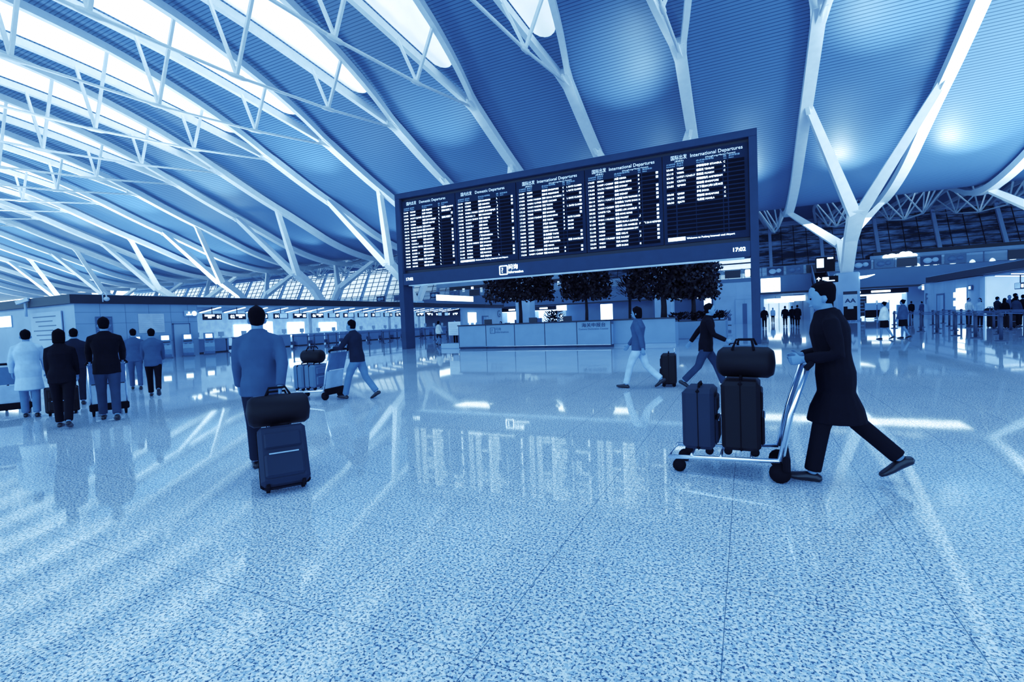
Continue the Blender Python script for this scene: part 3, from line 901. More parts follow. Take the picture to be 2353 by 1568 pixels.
MB().box(-4.3, 4.3, -1.1, 1.1, 1.0, 1.03).build('soil', NAVYD, pl)
bush(-11.6, 30.9, 1.03, 0.75, 1.3, 'small rounded shrub between the two left clipped trees', 5)
for i, (x, y) in enumerate([(-3.6, 30.6), (-2.6, 30.7), (-1.9, 30.9), (-1.4, 31.3)]):
    bush(x, y, 1.03, 0.65, 0.65, '%s low spiky plant from the left in the right planter' % ORD[i], 6 + i, 260)
bush(-7.2, 34, 2.6, 1.6, 1.7, 'dark palm with long fronds between second and third clipped trees', 20, 260, True)
MB().tube([(0, 0, 0), (0.05, 0, 2.7)], [0.12, 0.09], 8).build('palm_trunk', TRUNK, loc=(-7.2, 34, 0), label='slim palm trunk rising behind the desk, carrying the fronds', cat='trunk')

# ---------------------------------------------------------------- check-in islands
def sign_label(n): return 'black hanging check-in sign showing number %02d' % n
def counter_sign(x, y, z, num, left, screen, face, label, group):
    # face: +1 looks to +X, -1 looks to -X
    S = empty('check_in_sign', (x, y, z), label, 'sign', group, rz=PI / 2 if face > 0 else -PI / 2)
    MB().rbox(-0.68, 0.68, -0.05, 0.05, -0.22, 0.22, 0.01).build('sign_case', NAVYD, S)
    MB().tube([(0, 0, 0.22), (0, 0, 0.75)], 0.03, 6).build('hanger', NAVYD, S)
    m = MB(); put_text(m, '%02d' % num, (-0.42 if left else 0.42, -0.06, -0.13), 0.34, align='c', bold=.02); m.build('sign_number', GLOWW, S)
    sx = 0.22 if left else -0.22
    m = MB()
    if screen:
        m.rbox(sx - 0.36, sx + 0.36, -0.07, -0.05, -0.17, 0.2, 0.008); m.build('screen', GLOWB, S)
    else:
        m.rbox(sx - 0.36, sx + 0.36, -0.07, -0.05, 0.02, 0.16, 0.008).box(sx - 0.13, sx + 0.13, -0.065, -0.05, -0.1, 0.0); m.build('screen', GLOWW, S)
def counter_unit(x, y, face, label, group, lbl2):
    C = empty('check_in_counter', (x, y, 0), label, 'counter', group, rz=PI / 2 if face > 0 else -PI / 2)
    MB().rbox(-0.7, 0.45, 0, 0.7, 0.08, 1.02, 0.015).build('counter_body', DESK, C)
    MB().rbox(-0.78, 0.5, -0.1, 0.75, 1.02, 1.08, 0.01).build('counter_top', PAPER, C)
    MB().rbox(0.5, 0.95, 0.0, 1.6, 0.12, 0.42, 0.02).build('baggage_belt', STEELD, C)
    MB().box(-0.66, 0.42, 0.05, 0.65, 0, 0.08).build('plinth', NAVYD, C)
    t = empty('computer_monitor', C.location + V((0, 0.1, 1.08)), lbl2, 'monitor', 'monitors on check-in counters', rz=C.rotation_euler.z)
    MB().rbox(-0.22, 0.22, 0.3, 0.36, 0.12, 0.46, 0.01).build('monitor_case', PAPER, t)
    MB().box(-0.05, 0.05, 0.3, 0.36, 0, 0.14).box(-0.14, 0.14, 0.24, 0.42, 0, 0.02).build('stand', PAPER, t)
struct(MB().box(-46, -34.3, 14.4, 14.7, 0, 3.45).box(-34.3, -34, 14.4, 21.2, 0, 3.45), 'wall_left_island', WALLB)
struct(MB().box(-72, -46, 14.4, 14.7, 0, 3.45), 'wall_left_end', WALLB)
struct(MB().box(-34.3, -34, 56.2, 68, 0, 3.5), 'wall_left_g', WALLP)
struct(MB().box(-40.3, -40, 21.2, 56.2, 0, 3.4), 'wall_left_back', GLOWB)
struct(MB().box(-72, -33.7, 14.1, 68.2, 3.45, 3.95), 'trim_left_canopy', NAVYD)
struct(MB().box(-72, -33.9, 14.3, 68, 3.95, 3.98), 'trim_left_canopy_top', WALLP)
# seams of the solid wall
m = MB()
for y in (15.6, 16.9, 18.2, 19.5, 20.6): m.box(-34.0, -33.995, y - .008, y + .008, 0, 3.45)
for z in (1.1, 2.3, 2.95): m.box(-34.0, -33.995, 14.4, 21.2, z - .008, z + .008)
struct(m, 'trim_wall_seams', FASCIA)
# soffit and sloping light bars over the counters
struct(MB().box(-40, -33.9, 21.2, 56.2, 3.3, 3.44), 'trim_left_soffit', WALLP)
for i in range(18):
    y = 22.4 + 1.9 * i
    t = empty('light_bar', (-34.6, y + 0.4, 3.2), 'slanted white light bar above check-in sign %02d' % (i + 1), 'light', 'light bars over the left counters')
    MB().bar((0.8, 0, 0.15), (-2.2, 0.3, -0.12), 0.18, 0.1).build('lamp_body', WALLP, t)
    MB().bar((0.75, 0, 0.07), (-2.0, 0.28, -0.19), 0.14, 0.05).build('tube', GLOWW, t)
    counter_sign(-34.2, y, 2.62, i + 1, i % 2 == 1, 2 < i < 4 or i in (6, 7, 8, 9, 10, 12, 15, 16), 1, sign_label(i + 1), 'left check-in signs')
    counter_unit(-36.0, y, 1, 'pale check-in counter standing below sign %02d' % (i + 1), 'left check-in counters', 'white monitor on the check-in counter below sign %02d' % (i + 1))
    if i % 3 == 0:
        c = empty('island_post', (-37.1, y - 0.1, 0), 'round pale post standing behind check-in counter %02d' % (i + 1), 'post', 'posts among the left counters')
        MB().tube([(0, 0, 0), (0, 0, 3.3)], 0.14, 10).build('shaft', WHITE, c)
        MB().disc((0, 0, 3.1), 0.22, 0.12).build('glow_ring', GLOWW, c)
for i, (y, z0, z1, w_) in enumerate([(28.8, .9, 2.1, 1.6), (31.2, .9, 2.3, 1.3), (34.5, .8, 2.2, 2.0), (38.6, 1.2, 2.1, 2.4)]):
    MB().rbox(0, .05, -w_ / 2, w_ / 2, z0, z1, .01).build('glowing_wall_screen', GLOWW, loc=(-39.95, y, 0), label='%s glowing white panel from the left on wall behind check-in counters' % ORD[i], cat='light panel', group='glowing wall panels behind counters')
# details of the solid left wall
d = empty('wall_door', (-33.98, 20.1, 0), 'narrow pale blue service door behind the self check-in kiosks', 'door')
MB().box(-0.02, 0.03, -0.5, 0.5, 0, 2.15).build('door_leaf', WALLP, d)
m = MB(); m.box(-0.02, .05, -.56, -.5, 0, 2.2).box(-.02, .05, .5, .56, 0, 2.2).box(-.02, .05, -.56, .56, 2.15, 2.21); m.build('door_frame', FASCIA, d)
d = empty('wall_notice', (-33.97, 18.3, 2.25), 'pale two-column notice sheet on the left wall above the kiosks', 'notice')
MB().box(0, .02, -.75, .75, -.6, .6).build('sheet', PAPER, d)
m = MB()
for i in range(9):
    for s in (-.7, .06): m.box(.02, .025, s, s + .62 - .1 * (i % 2), .45 - .12 * i, .47 - .12 * i)
m.build('print_line', WALLP, d)
d = empty('wall_notice', (-33.97, 15.75, 2.1), 'greyer single-column notice on the left wall near its corner', 'notice')
MB().box(0, .02, -.42, .42, -.6, .6).build('sheet', FASCIA, d)
m = MB()
for i in range(9): m.box(.02, .025, -.36, .36 - .1 * (i % 3), .45 - .12 * i, .47 - .12 * i)
m.build('print_line', WALLB, d)
d = empty('airline_wall_sign', (-33.9, 20.7, 2.85), 'small wall sign with glowing round emblem beside check-in sign 01', 'sign')
MB().rbox(0, .14, -.42, .42, -.2, .2, .02).build('sign_case', WALLP, d)
MB().loft([(.14, .18, 0), (.16, .18, 0)], [(.16, .16)] * 2, n=18, dome=0).build('emblem', GLOWW, d)
MB().box(.14, .16, -.34, -.02, -.12, -.03).ball((.15, -.17, .06), .02, .07, .06).build('sign_mark', GLOWW, d)
d = empty('security_camera', (-33.6, 15.65, 3.75), 'domed security camera on a curved bracket at the left canopy edge', 'camera')
MB().tube([(-.1, 0, -.2), (-.1, 0, .25), (.05, 0, .36), (.18, .05, .25), (.2, .05, .05)], .035, 8).build('bracket', PAPER, d)
MB().ball((.2, .05, -.05), .15, .15, .13).build('dome', PAPER, d)
d = empty('security_camera', (-38.6, 14.0, 3.6), 'box security camera on a post at the far left canopy corner', 'camera')
MB().tube([(0, 0, -.7), (0, 0, .1)], .07, 8).build('bracket', WALLP, d)
MB().bar((-.35, -.25, .12), (.25, .1, .32), .2, .2).build('housing', PAPER, d)
d = empty('light_box', (-42.6, 14.35, 2.7), 'glowing white light box on end wall at the left frame edge', 'light box')
MB().rbox(-1.6, 1.0, -.08, 0, -.3, .35, .01).build('diffuser', GLOWW, d)
MB().box(-1.65, 1.05, 0, .06, -.35, .4).build('frame', WALLP, d)
d = empty('end_wall_board', (-37.2, 14.35, 2.1), 'pale information board with map lines on the left end wall', 'notice board')
MB().box(-1.7, 1.9, -.05, 0, -1.1, 1.0).build('sheet', WALLP, d)
m = MB()
for i in range(6): m.box(-1.4 + .3 * (i % 3), 1.3 - .4 * (i % 2), -.06, -.05, .7 - .27 * i, .76 - .27 * i)
m.build('print_line', FASCIA, d)

# kiosks
def kiosk(x, y, rz, label):
    K = empty('check_in_kiosk', (x, y, 0), label, 'kiosk', 'self check-in kiosks', rz=rz)
    n = 7
    pr = [(-.10, 0), (-.03, .25), (0, .55), (-.02, .85), (-.09, 1.12), (-.26, 1.5)]
    m = MB()
    vs = []
    for (yy, zz) in pr:
        for sx in (-1, 1):
            vs.append((sx * .3, -yy * -1 - .30, zz)); 
    for (yy, zz) in pr:
        for sx in (-1, 1):
            vs.append((sx * .3, .22 - (0 if zz < 1.2 else .12), zz))
    k = len(pr)
    fs = []
    # front curve is -Y; note yy shifts the front backwards
    vs = [(sx * .3, -.30 - yy, zz) for (yy, zz) in pr for sx in (-1, 1)] + [(sx * .3, .22 - (0 if zz < 1.2 else .1), zz) for (yy, zz) in pr for sx in (-1, 1)]
    o = 2 * k
    for i in range(k - 1):
        a = 2 * i
        fs += [(a, a + 1, a + 3, a + 2), (o + a + 1, o + a, o + a + 2, o + a + 3), (o + a, a, a + 2, o + a + 2), (a + 1, o + a + 1, o + a + 3, a + 3)]
    fs += [(0, o, o + 1, 1), (2 * k - 2, 2 * k - 1, o + 2 * k - 1, o + 2 * k - 2)]
    m.raw(vs, fs).build('kiosk_body', STEEL, K)
    s = MB(); s.bar((0, -.285 + .30 * 0 - .30 + .30 + .07, 1.2), (0, -.285 + .17, 1.44), .42, .02, side=(0, -1, .4)); 
    s = MB().raw([(-.2, -.215, 1.16), (.2, -.215, 1.16), (.2, -.09, 1.43), (-.2, -.09, 1.43)], [(0, 1, 2, 3)])
    s.build('touch_screen', GLOWW, K)
    MB().rbox(-.24, .24, -.32, -.2, 1.0, 1.06, .01).build('card_slot', NAVYD, K)
    MB().box(-.2, -.05, -.325, -.3, .84, .87).box(.05, .2, -.325, -.3, .84, .87).build('printer_slot', NAVY, K)
    MB().rbox(-.36, .36, -.34, .28, 0, .05, .01).build('base', STEELD, K)
for i, (x, y) in enumerate([(-33.0, 15.6), (-33.1, 16.9), (-33.2, 18.6), (-33.4, 20.1), (-33.5, 21.6)]):
    kiosk(x, y, math.radians(62), '%s self check-in kiosk from the left along the left wall' % ORD[i])

# G wall, between counters and the back wall
def wall_door(x, y, face, label):
    d = empty('wall_door', (x, y, 0), label, 'door', rz=PI / 2 if face > 0 else -PI / 2)
    MB().box(-.95, .95, -.04, 0, 0, 2.3).build('door_frame', FASCIA, d)
    MB().box(-.6, .1, -.07, -.04, 0, 2.15).build('door_leaf', WALLB, d)
    MB().box(.15, .85, -.07, -.04, 0, 2.15).build('door_leaf', WALLP, d)
wall_door(-33.98, 62.5, 1, 'recessed double door in the wall left of the letter G')
m = MB(); put_text(m, 'G', (0, -.02, 0), 1.5, bold=.03)
m.build('wall_letter', FASCIA, loc=(-33.98, 66.4, 2.05), rz=PI / 2, label='large blue letter G on the pale island wall', cat='letter')
d = empty('light_box', (-33.95, 58.6, 1.9), 'glowing light box on the island wall left of the double door', 'light box', rz=PI / 2)
MB().rbox(-1.1, 1.1, -.12, 0, -.5, .9, .01).build('diffuser', GLOWW, d)
MB().box(-1.15, 1.15, 0, .04, -1.8, .95).build('frame', WALLP, d)
MB().box(-.8, -.5, -.12, 0, -1.7, -.5).box(.5, .8, -.12, 0, -1.7, -.5).build('leg', GLOWS, d)
d = empty('bright_fascia_sign', (-33.6, 56, 4.35), 'long tapering white light strip on top of the left island canopy', 'light strip', rz=PI / 2)
MB().rbox(-6.2, 2.6, -.02, .1, -.1, .62, .01).build('diffuser', GLOWW, d)

# right island (F)
XF = 15.8
struct(MB().box(XF, XF + .3, 48.2, 60.8, 0, 3.35).box(XF + .3, XF + 12, 60.5, 60.8, 0, 3.35), 'wall_right_island', WALLP)
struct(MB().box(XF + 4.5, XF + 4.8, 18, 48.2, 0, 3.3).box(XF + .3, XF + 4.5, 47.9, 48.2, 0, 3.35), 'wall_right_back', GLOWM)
struct(MB().box(XF - .3, XF + 14, 18, 59.2, 3.42, 3.92), 'trim_right_canopy', NAVYD)
struct(MB().box(XF + .2, XF + 5, 18, 48.2, 3.28, 3.4), 'trim_right_soffit', WALLP)
struct(MB().box(XF - .25, XF + 13, 18, 59.1, 3.92, 3.96), 'trim_right_canopy_top', WALLP)
m = MB()
for y in (58, 55.5, 53, 50.5): m.box(XF - .005, XF, y - .01, y + .01, 0, 3.35)
for z in (1.1, 2.3): m.box(XF - .005, XF, 48.2, 60.8, z - .01, z + .01)
struct(m, 'trim_right_wall_seams', WALLB)
m = MB(); put_text(m, 'F', (0, -.02, 0), 1.5, bold=.03)
m.build('wall_letter', FASCIA, loc=(XF - .02, 60.3, 1.4), rz=-PI / 2, label='large blue letter F on the right pale island wall', cat='letter')
wall_door(XF - .02, 56.3, -1, 'recessed double door in the wall right of the letter F')
d = empty('light_box', (XF - .05, 51.3, 1.55), 'glowing upright light box on the right wall beside the queue', 'light box', rz=-PI / 2)
MB().rbox(-.95, .8, -.12, 0, -.85, 1.05, .01).build('diffuser', GLOWW, d)
MB().box(-1.0, .85, 0, .04, -.9, 1.1).build('frame', WALLP, d)
MB().rbox(-1.5, -.95, -.12, 0, .3, .75, .01).build('side_panel', GLOWW, d)
MB().rbox(-1.5, -.95, -.12, 0, -.4, .05, .01).build('side_panel', GLOWW, d)
d = empty('clock', (XF - .05, 49.6, 2.55), 'small square wall clock with lit face on the right wall', 'clock', rz=-PI / 2)
MB().rbox(-.32, .32, -.08, 0, -.2, .2, .01).build('clock_case', FASCIA, d)
MB().rbox(-.2, .2, -.1, -.08, -.12, .12, .005).build('clock_face', GLOWS, d)
d = empty('security_camera', (XF - .4, 60.5, 3.1), 'domed security camera at the far end of the right island', 'camera')
MB().tube([(.4, 0, .1), (.1, 0, .15), (0, 0, .05)], .04, 8).build('bracket', PAPER, d)
MB().ball((0, 0, -.08), .17, .17, .15).build('dome', PAPER, d)
for i, n in enumerate((8, 7, 6, 5, 4, 3)):
    y = 45.4 - 2.35 * i
    counter_sign(XF + 1.2, y, 2.42, n, i % 2 == 1, True, -1, 'hanging monitor sign showing %02d over the right counters' % n, 'right check-in signs')
    counter_unit(XF + 2.8, y, -1, 'pale check-in counter below right-hand sign %02d' % n, 'right check-in counters', 'white monitor on the counter below right-hand sign %02d' % n)
    t = empty('light_bar', (XF + .8, y + 1.0, 3.15), 'slanted white light bar beside right-hand sign %02d' % n, 'light', 'light bars over the right counters')
    MB().bar((-.6, 0, .15), (2.2, -.2, -.05), .2, .1).build('lamp_body', WALLP, t)
    MB().bar((-.55, 0, .07), (2.0, -.2, -.13), .15, .05).build('tube', GLOWW, t)

# ---------------------------------------------------------------- middle wall block, corridor, escalator, shops
struct(MB().box(-3.4, 1.3, 62, 72, 0, 4.75), 'wall_middle', WALLP)
struct(MB().box(-11, -3.4, 64, 72, 3.4, 4.2), 'trim_middle_fascia', NAVY)
struct(MB().box(-11, -3.4, 66.5, 66.8, 0, 3.4), 'wall_middle_recess', FASCIA)
m = MB()
for z in (1.6, 3.2): m.box(-3.4, 1.3, 61.99, 62, z - .012, z + .012)
m.box(-.95, -.93, 61.99, 62, 0, 4.75)
struct(m, 'trim_middle_seams', WALLB)
d = empty('service_door', (-.1, 61.98, 0), 'pale double service door with dark centre strip in middle wall', 'door')
MB().box(-1.0, 1.0, -.04, 0, 0, 2.85).build('door_frame', WALLB, d)
for s in (-1, 1): MB().box(min(s * .02, s * .92), max(s * .02, s * .92), -.08, -.04, 0, 2.75).build('door_leaf', WALLP, d)
MB().box(-.2, .26, -.1, -.08, .0, 2.3).build('kick_strip', FASCIA, d)
d = empty('litter_bin', (-1.75, 57.6, 0), 'pale steel litter bin by the middle wall, left of the service door', 'bin')
MB().rbox(-.4, .4, -.3, .3, .04, 1.1, .05).build('bin_body', WALLP, d)
MB().rbox(-.34, -.04, -.33, -.29, .5, .85, .01).build('bin_flap', STEELD, d)
MB().rbox(.04, .34, -.33, -.29, .5, .85, .01).build('bin_flap', STEELD, d)
MB().rbox(-.44, .44, -.34, .34, 1.1, 1.18, .03).build('bin_lid', STEEL, d)
MB().box(-.36, .36, -.26, .26, 0, .04).build('base', NAVYD, d)
for i, x in enumerate((-9.5, -7.6, -5.6)):
    d = empty('recess_lamp', (x, 65.9, 3.3), '%s small downlight from the left in the recess behind the trees' % ORD[i], 'light', 'recess downlights')
    MB().disc((0, 0, 0), .28, .06).build('lens', GLOWW, d)
    MB().disc((0, 0, .06), .34, .05).build('rim', NAVY, d)
d = empty('advert_screen', (-9.7, 37.5, 1.25), 'glowing white poster screen behind the desk, right of the narrow tree', 'screen')
MB().rbox(-.47, .47, -.05, .05, 0, 1.2, .02).build('diffuser', GLOWW, d)
MB().rbox(-.5, .5, .05, .12, -1.25, 1.23, .02).build('case', FASCIA, d)
d = empty('advert_screen', (-3.95, 61.5, 1.2), 'narrow glowing poster panel at the corner of the middle wall', 'screen')
MB().rbox(-.4, .4, -.05, .05, 0, 2.0, .02).build('diffuser', GLOWW, d)
MB().rbox(-.45, .45, .05, .12, -1.2, 2.05, .02).build('case', FASCIA, d)
d = empty('fascia_light_box', (2.95, 71.88, 4.6), 'large glowing white light box above the corridor entrance', 'light box')
MB().rbox(-1.1, 1.15, -.25, 0, -.85, .95, .03).build('diffuser', GLOWW, d)
MB().box(-1.15, 1.2, 0, .1, -.9, 1.0).build('case', FASCIA, d)
d = empty('post_lamp', (.17, 24.9, 3.2), 'small glowing lamp on the inner side of the right board post', 'light')
MB().rbox(-.16, .06, -.1, .1, -.16, .16, .04).build('diffuser', GLOWW, d)
MB().box(.06, .1, -.12, .12, -.2, .2).build('bracket', NAVYD, d)
struct(MB().box(2.2, 7.4, 72.4, 105, 3.5, 3.56), 'ceiling_corridor', WALLP)
for i, (x, y, w_, h) in enumerate([(4.1, 84, 1.1, .45), (6.0, 78, 1.5, .75), (5.6, 90, 1.4, .7)]):
    d = empty('corridor_sign', (x, y, 2.9), '%s glowing sign from the left hanging inside the corridor' % ORD[i], 'sign', 'glowing corridor signs')
    MB().rbox(-w_, w_, -.08, .08, -h / 2, h / 2, .02).build('diffuser', GLOWW, d)
    MB().tube([(0, 0, h / 2), (0, 0, .62)], .03, 6).build('hanger', STEEL, d)
for i, x in enumerate((3.0, 4.6, 6.2)):
    d = empty('corridor_partition', (x, 100, 0), '%s tall white partition from the left at the corridor end' % ORD[i], 'partition', 'white corridor partitions')
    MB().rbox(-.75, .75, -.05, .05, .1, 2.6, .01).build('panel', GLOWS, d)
    MB().box(-.77, -.73, -.08, .08, 0, 2.6).box(.73, .77, -.08, .08, 0, 2.6).build('frame', STEELD, d)
d = empty('escalator', (8.4, 66, 0), 'dark escalator with pale balustrades rising left of the column pedestal', 'escalator')
MB().bar((-.1, -2.4, .35), (-.1, 6.0, 5.4), 1.5, 1.0).build('truss', BLACK, d)
for x in (-.85, .65):
    MB().bar((x, -2.4, 1.2), (x, 6.0, 6.3), .1, .8).build('balustrade', STEELD, d)
    MB().tube([(x, -3.0, 1.0), (x, -2.5, 1.6), (x, 6.0, 6.8)], .07, 8).build('handrail', WALLB, d)
m = MB()
for i in range(14): m.box(-.75, .55, -2.4 + .6 * i, -1.8 + .6 * i, .75 + .36 * i, .85 + .36 * i)
m.build('step', NAVYD, d)
d = empty('wayfinding_sign', (7.75, 58, 4.3), 'dark hanging direction sign with white up arrow left of the pedestal', 'sign')
MB().rbox(-1.3, .6, -.06, .06, -.35, .3, .02).build('sign_case', BLACK, d)
m = MB().box(-1.1, -1.03, -.09, -.06, -.24, .05).raw([(-1.28, -.09, .03), (-.85, -.09, .03), (-1.065, -.09, .25)], [(0, 1, 2)])
m.build('arrow', GLOWW, d)
MB().rbox(-.75, -.2, -.09, -.06, -.08, .2, .01).rbox(-.75, .3, -.09, -.06, -.22, -.12, .01).build('lettering', GLOWW, d)
for x in (-1.1, .4): MB().tube([(x, 0, .3), (x, 0, .4)], .03, 6).build('hanger', BLACK, d)
d = empty('information_display', (7.3, 58, 5.8), 'dark hanging cube of display screens above the direction sign', 'display')
MB().rbox(-.85, .75, -.4, .4, -.75, .7, .03).build('case', BLACK, d)
MB().rbox(-.8, -.2, -.44, -.4, -.35, .55, .01).build('screen', GLOWW, d)
MB().rbox(.1, .6, -.44, -.4, .45, .62, .01).build('screen', GLOWW, d)
MB().tube([(0, 0, -.75), (0, 0, -1.1)], .05, 6).build('hanger', BLACK, d)
# airline stand in front of the pedestal
d = empty('airline_sign_stand', (9.15, 57.2, 0), 'upright stand marked AA in front of the column pedestal', 'sign')
MB().rbox(-.55, .6, -.06, .06, .12, 2.95, .02).build('board', PAPER, d)
MB().box(-.55, .6, -.08, -.06, 2.65, 2.95).build('top_band', NAVYD, d)
m = MB(); put_text(m, 'AA', (.02, -.08, 1.85), .55, width=.85, align='c', bold=.02); m.build('lettering', NAVY, d)
MB().box(-.53, .58, -.08, -.06, .14, 1.5).build('lower_panel', BLACK, d)
MB().box(-.2, .28, -.095, -.08, 1.25, 1.5).build('notch', PAPER, d)
for x in (-.45, .02, .5): MB().ball((x, 0, .07), .07).build('caster', CHROME, d)
# shops
def shop(x0, x1, y, label, sg, seed, cat='shop'):
    rg = random.Random(seed)
    S = empty('shop_front', ((x0 + x1) / 2, y, 0), label, cat)
    w_ = (x1 - x0) / 2
    MB().box(-w_, w_, -.1, .3, 2.95, 3.55).build('fascia', NAVYD, S)
    for a, b in sg: MB().rbox(a, b, -.14, -.1, 3.1, 3.36, .05).build('glowing_sign', GLOWW, S)
    MB().box(-w_, w_, 2.2, 2.3, 0, 2.95).build('lit_interior', GLOWS, S)
    for s in (-w_, w_ - .15): MB().box(s, s + .15, -.1, 2.2, 0, 2.95).build('side_pier', WALLB, S)
    for i in range(max(2, int(w_ * 1.2))):
        x = -w_ + .7 + i * (2 * w_ - 1.2) / max(1, int(w_ * 1.2) - 1 or 1)
        R = MB().box(x - .45, x + .45, .9, 1.2, .1, 1.0 + .7 * rg.random()).build('display_shelf', (STEELD, NAVY, WALLB)[i % 3], S)
        m = MB()
        for k in range(6):
            xx = x - .4 + .14 * k
            m.box(xx, xx + .1, .8, .9, .3 + .1 * (k % 3), .7 + .25 * rg.random())
        m.build('goods', (PAPER, NAVYD)[i % 2], R, kind='stuff')
    MB().box(-w_ + .2, w_ - .2, .2, 2.1, 2.85, 2.92).build('ceiling_light', GLOWW, S)
shop(-37.5, -32.5, 74.5, 'bright shop front left behind the wide clipped tree', [(-.9, .3)], 1)
shop(-31.6, -27.2, 74.5, 'bright shop front right of the pale column behind the desk', [(-.9, .5)], 2)
shop(12.4, 18.2, 76, 'dark-fronted cafe with glowing sign behind the right queue', [(-2.5, -2.0), (-.9, 1.1)], 3, 'cafe')
d = empty('shop_pillar', (-32.05, 73.6, 0), 'pale lit square pillar between the two left shop fronts', 'pillar')
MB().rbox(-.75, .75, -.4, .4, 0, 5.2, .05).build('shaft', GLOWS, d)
m = MB()
for i in range(5): m.box(-.5, .5 - .15 * (i % 2), -.42, -.4, .8 + .35 * i, .86 + .35 * i)
m.build('print_line', FASCIA, d)
d = empty('lit_totem', (-26.3, 73.8, 0), 'tall glowing totem with pale header right of left shops', 'totem')
MB().rbox(-.8, .8, -.2, .2, 2.7, 3.6, .03).build('header', GLOWW, d)
MB().rbox(-.7, .7, -.2, .2, 0, 2.6, .08).build('diffuser', GLOWB, d)
m = MB()
for i in range(4): m.ball((0, -.22, .6 + .5 * i), .3, .03, .2)
m.build('picture', GLOWW, d)
d = empty('light_box', (19.6, 71.9, 3.35), 'white glowing box sign right of the cafe fascia', 'light box')
MB().rbox(-1.15, 1.1, -.15, 0, -.32, .3, .02).build('diffuser', GLOWW, d)
MB().box(-1.2, 1.15, 0, .06, -.36, .34).build('case', NAVYD, d)
d = empty('menu_board', (12.1, 69, 0), 'dark upright menu board left of the cafe', 'menu board')
MB().rbox(-.55, .55, -.05, .05, .3, 2.6, .02).build('board', NAVYD, d)
m = MB()
for i in range(5): m.box(-.42, .42 - .1 * (i % 3), -.06, -.05, 2.3 - .38 * i, 2.36 - .38 * i)
m.build('print_line', WALLB, d)
for x in (-.4, .4): MB().tube([(x, 0, 0), (x, 0, .3)], .03, 6).build('leg', STEEL, d)
for i, (x, y) in enumerate([(12.0, 63.5), (13.1, 63.6)]):
    d = empty('poster_stand', (x, y, 0), '%s small two-tone poster stand left of the queue' % ('left' if i == 0 else 'right'), 'poster stand', 'two-tone poster stands')
    MB().rbox(-.5, .5, -.04, .04, .2, 1.0, .02).build('lower_panel', BLACK, d)
    MB().rbox(-.5, .5, -.04, .04, 1.0, 1.75, .02).build('poster', WALLP, d)
    for s in (-.5, .5): MB().tube([(s, 0, 0), (s, 0, 2.0)], .03, 6).build('post', STEEL, d)
    MB().box(-.5, .5, -.2, .2, 0, .05).build('base', CHROME, d)

# ---------------------------------------------------------------- queue barriers
def stanchion(x, y, nxt, label, group, fat=1.0):
    S = empty('queue_post', (x, y, 0), label, 'queue post', group)
    MB().tube([(0, 0, .03), (0, 0, .98)], .045 * fat, 10).build('post', QPOST, S)
    MB().loft([(0, 0, 0), (0, 0, .025), (0, 0, .05)], [(.19, .19), (.18, .18), (.06, .06)], n=16, dome=0).build('base', QPOST, S)
    MB().loft([(0, 0, .9), (0, 0, 1.0), (0, 0, 1.02)], [(.06 * fat, .06 * fat), (.06 * fat, .06 * fat), (.04, .04)], n=10, dome=0.2).build('belt_head', QPOST, S)
    if nxt:
        MB().bar((0, 0, .94), (nxt[0] - x, nxt[1] - y, .94), .012, .055).build('belt', BELT, S)
RQ = [(8.43, [23.9, 26.1, 28.2, 30.6, 33.0, 35.6, 38.2]), (9.95, [26.2, 28.4, 30.9, 33.5, 35.9, 38.8, 41.2, 45.0]), (11.5, [29.6, 31.6, 33.4, 36.5, 39.5, 42.5]), (12.9, [33.2, 42.2, 45.5])]
for r_, (x, ys) in enumerate(RQ):
    for i, y in enumerate(ys):
        nx = (x, ys[i + 1]) if i + 1 < len(ys) else None
        stanchion(x, y, nx, '%s queue post from the near end in %s belt row left of the right counters' % (ORD[i], ORD[r_]), 'queue posts on the right', 1.25)
LQ = [(-28.2, [25.3, 27.2, 29.2, 31.6, 34.2, 36.8, 39.5, 42.2, 45.2]), (-30.6, [26.1, 28.1, 30.4, 33.0, 36.0, 39.0, 42.0, 45.5]), (-27.2, [32.2, 36.0]), (-24.9, [36.3, 38.4, 40.8]), (-33.2, [41.5, 45.9, 49])]
for r_, (x, ys) in enumerate(LQ):
    for i, y in enumerate(ys):
        nx = (x, ys[i + 1]) if i + 1 < len(ys) else None
        stanchion(x, y, nx, '%s queue post from the near end in %s belt row before the left counters' % (ORD[i], ORD[r_]), 'queue posts on the left', 1.15)
for i, (x, y) in enumerate([(-34.6, 23.6), (-34.4, 24.6), (-34.2, 25.5)]):
    stanchion(x, y, None, '%s loose queue post right of the kiosks, counting from the left' % ORD[i], 'loose queue posts by the kiosks', 0.9)
d = empty('queue_sign', (13.0, 30.2, 0), 'dark framed queue notice on a post at the right frame edge', 'sign')
MB().rbox(-.3, .45, -.03, .03, 1.0, 1.75, .02).build('board', NAVY, d)
MB().tube([(0, 0, .03), (0, 0, 1.0)], .035, 8).disc((0, 0, 0), .18, .03).build('post', STEELD, d)

